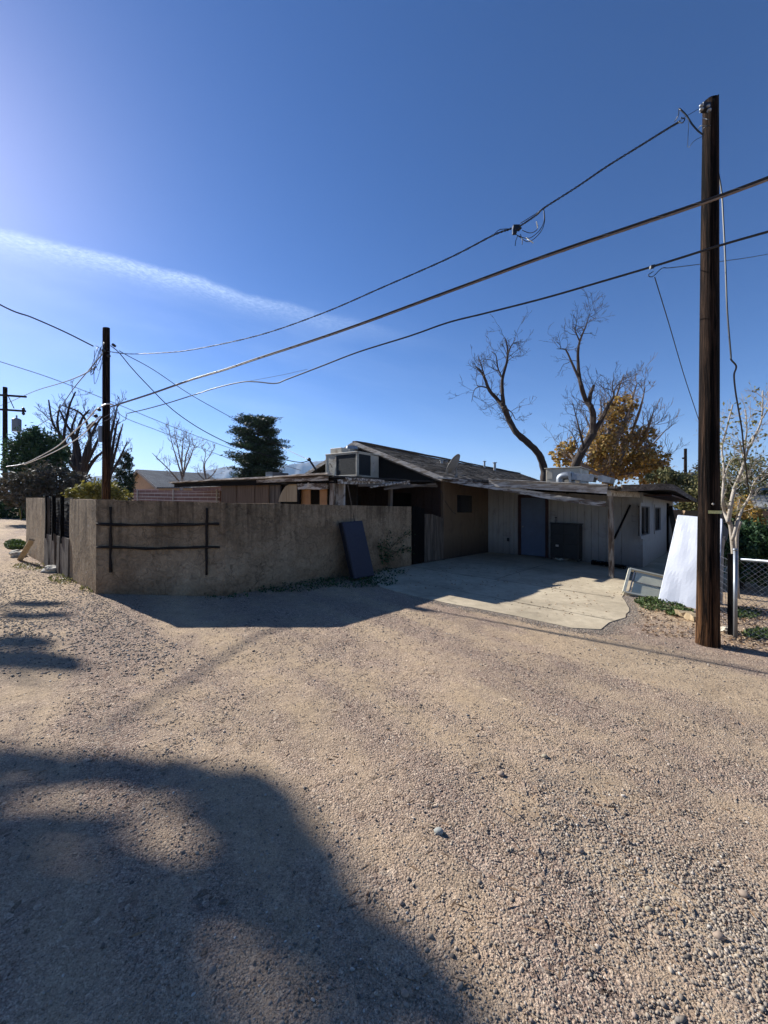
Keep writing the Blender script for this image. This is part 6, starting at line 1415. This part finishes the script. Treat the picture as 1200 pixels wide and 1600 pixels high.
# ------------------------------------------------------------------ the tree whose shade falls across the foreground (it stands left of the view)
def shade_tree():
    rs = np.random.default_rng(123)
    # shade patches, as ellipses on the ground: (px, py, rx, ry, weight)
    spots = [(340, 1490, 60, 34, .42), (415, 1495, 50, 22, .4), (90, 1290, 80, 12, .25), (250, 1290, 50, 18, .4), (340, 1245, 50, 16, 1), (395, 1275, 30, 22, .8), (300, 1285, 50, 16, .9), (330, 1600, 60, 14, .5), (20, 1150, 60, 14, 1), (120, 1160, 70, 16, 1), (210, 1172, 70, 18, 1), (300, 1185, 60, 22, 1.2), (350, 1215, 38, 22, 1), (270, 1225, 40, 14, .6), (-20, 1360, 60, 26, 1), (60, 1350, 60, 22, 1), (150, 1352, 60, 24, 1), (250, 1320, 40, 36, 1), (330, 1330, 60, 34, 1.2), (400, 1335, 50, 26, 1.1), (460, 1370, 44, 22, 1.1), (510, 1412, 38, 22, 1), (532, 1446, 28, 16, .7), (470, 1425, 60, 26, 1), (400, 1385, 50, 26, .8), (60, 1420, 90, 36, 1.3), (170, 1420, 60, 40, 1.2), (40, 1520, 100, 50, 1.6), (180, 1520, 70, 45, 1.4), (280, 1580, 60, 30, .9), (400, 1605, 60, 18, .4), 
             (25, 1012, 55, 13, .9), (75, 1018, 26, 9, .5), (20, 988, 42, 7, .5), (45, 936, 40, 3.5, .3), (25, 952, 36, 3, .25), (70, 950, 22, 3, .15), (-60, 1010, 50, 22, .7), (-90, 1150, 70, 40, 1.1), (-120, 1300, 90, 60, 1.2)]
    C = []; cen = []
    for px, py, rx, ry, w in spots:
        D0 = H*F/(py-hor(px)); zc = 8.2+rs.uniform(0, 2.2); n = int(820*w*(1 if py > 1100 else 1.3)); a = rs.uniform(0, 6.283, n); r = np.sqrt(rs.uniform(0, 1, n))
        qx = px+np.cos(a)*r*rx; qy = py+np.sin(a)*r*ry; D = H*F/(qy-(HC+S*(qx-600))); X = (qx-600)/F*D
        zz = zc+rs.normal(size=n)*.6; k = zz/math.tan(SUN_EL); C.append(np.stack([X+SUN_AZ.x*k, D+SUN_AZ.y*k, zz], 1)); cen.append(C[-1].mean(0))
    # the rest of the crown, further left and behind
    for k in range(26):
        c = np.array([rs.uniform(-20, -16.2), rs.uniform(7.5, 14), rs.uniform(6.5, 9.5)]); C.append(c+rs.normal(size=(260, 3))*np.array([.6, .6, .45])); cen.append(c)
    C = np.concatenate(C); ok = (C[:, 0]/np.maximum(C[:, 1], .1)) < -1.02; C = C[ok]
    base = Vector((-14.2, 10.2, 0)); t = thing('shade_tree', 'tall leafy tree just beyond the left edge that shades the foreground gravel', 'tree', base)
    npmesh('foliage', leaf_quads(C, .085, rs, 1.4), 4, 'shade_leaf', t)
    tr = MB(); tr.tube([base-Z*.1, base+Z*2.5+Vector((.1, 0, 0)), base+Vector((.3, -.3, 4.6))], [.32, .26, .2], 12); tr.build('trunk', 'bark', t, smooth=True)
    br = MB(); rng = random.Random(5); hub = base+Vector((.3, -.3, 4.5))
    kz = 8.0/math.tan(SUN_EL); W = Vector((-3.4+SUN_AZ.x*kz, 2.05+SUN_AZ.y*kz, 8.0))
    br.tube(smooth([hub, hub.lerp(W, .5)+Vector((-.25, -.5, -.1)), W], 5), [.17, .10], 8)
    for i, c in enumerate(cen):
        q = Vector(c); main = i < 31; s0_ = W if main else hub; m = s0_.lerp(q, .5)+Vector((rng.uniform(-.2, .2), rng.uniform(-.2, .2), rng.uniform(-.1, .3)))
        if q.x/max(q.y, .1) > -1.04 or m.x/m.y > -1.03 or (not main and i % 2): continue
        br.tube(smooth([s0_, m, q], 4), [.055, .015], 5)
    br.build('branches', 'bark', t)
shade_tree()

# ------------------------------------------------------------------ haze between here and the mountains
def haze():
    m = bpy.data.materials.new('valley_haze'); m.use_nodes = True; nt = m.node_tree; nt.nodes.clear()
    o = nt.nodes.new('ShaderNodeOutputMaterial'); v = nt.nodes.new('ShaderNodeVolumePrincipled'); nt.links.new(v.outputs[0], o.inputs['Volume'])
    v.inputs['Color'].default_value = (.45, .68, 1, 1); v.inputs['Density'].default_value = 1e-4; v.inputs['Anisotropy'].default_value = .1
    me = bpy.data.meshes.new('haze'); bm = bmesh.new(); bmesh.ops.create_cube(bm, size=1); bm.to_mesh(me); bm.free(); me.materials.append(m)
    ob = bpy.data.objects.new('haze', me); COL.objects.link(ob); ob['kind'] = 'stuff'; ob['label'] = 'thin blue valley haze'
    x0, x1, y0, y1, z0, z1 = -7300, 9600, -90, 6700, -240, 560
    ob.location = ((x0+x1)/2, (y0+y1)/2, (z0+z1)/2); ob.scale = (x1-x0, y1-y0, z1-z0)
haze()
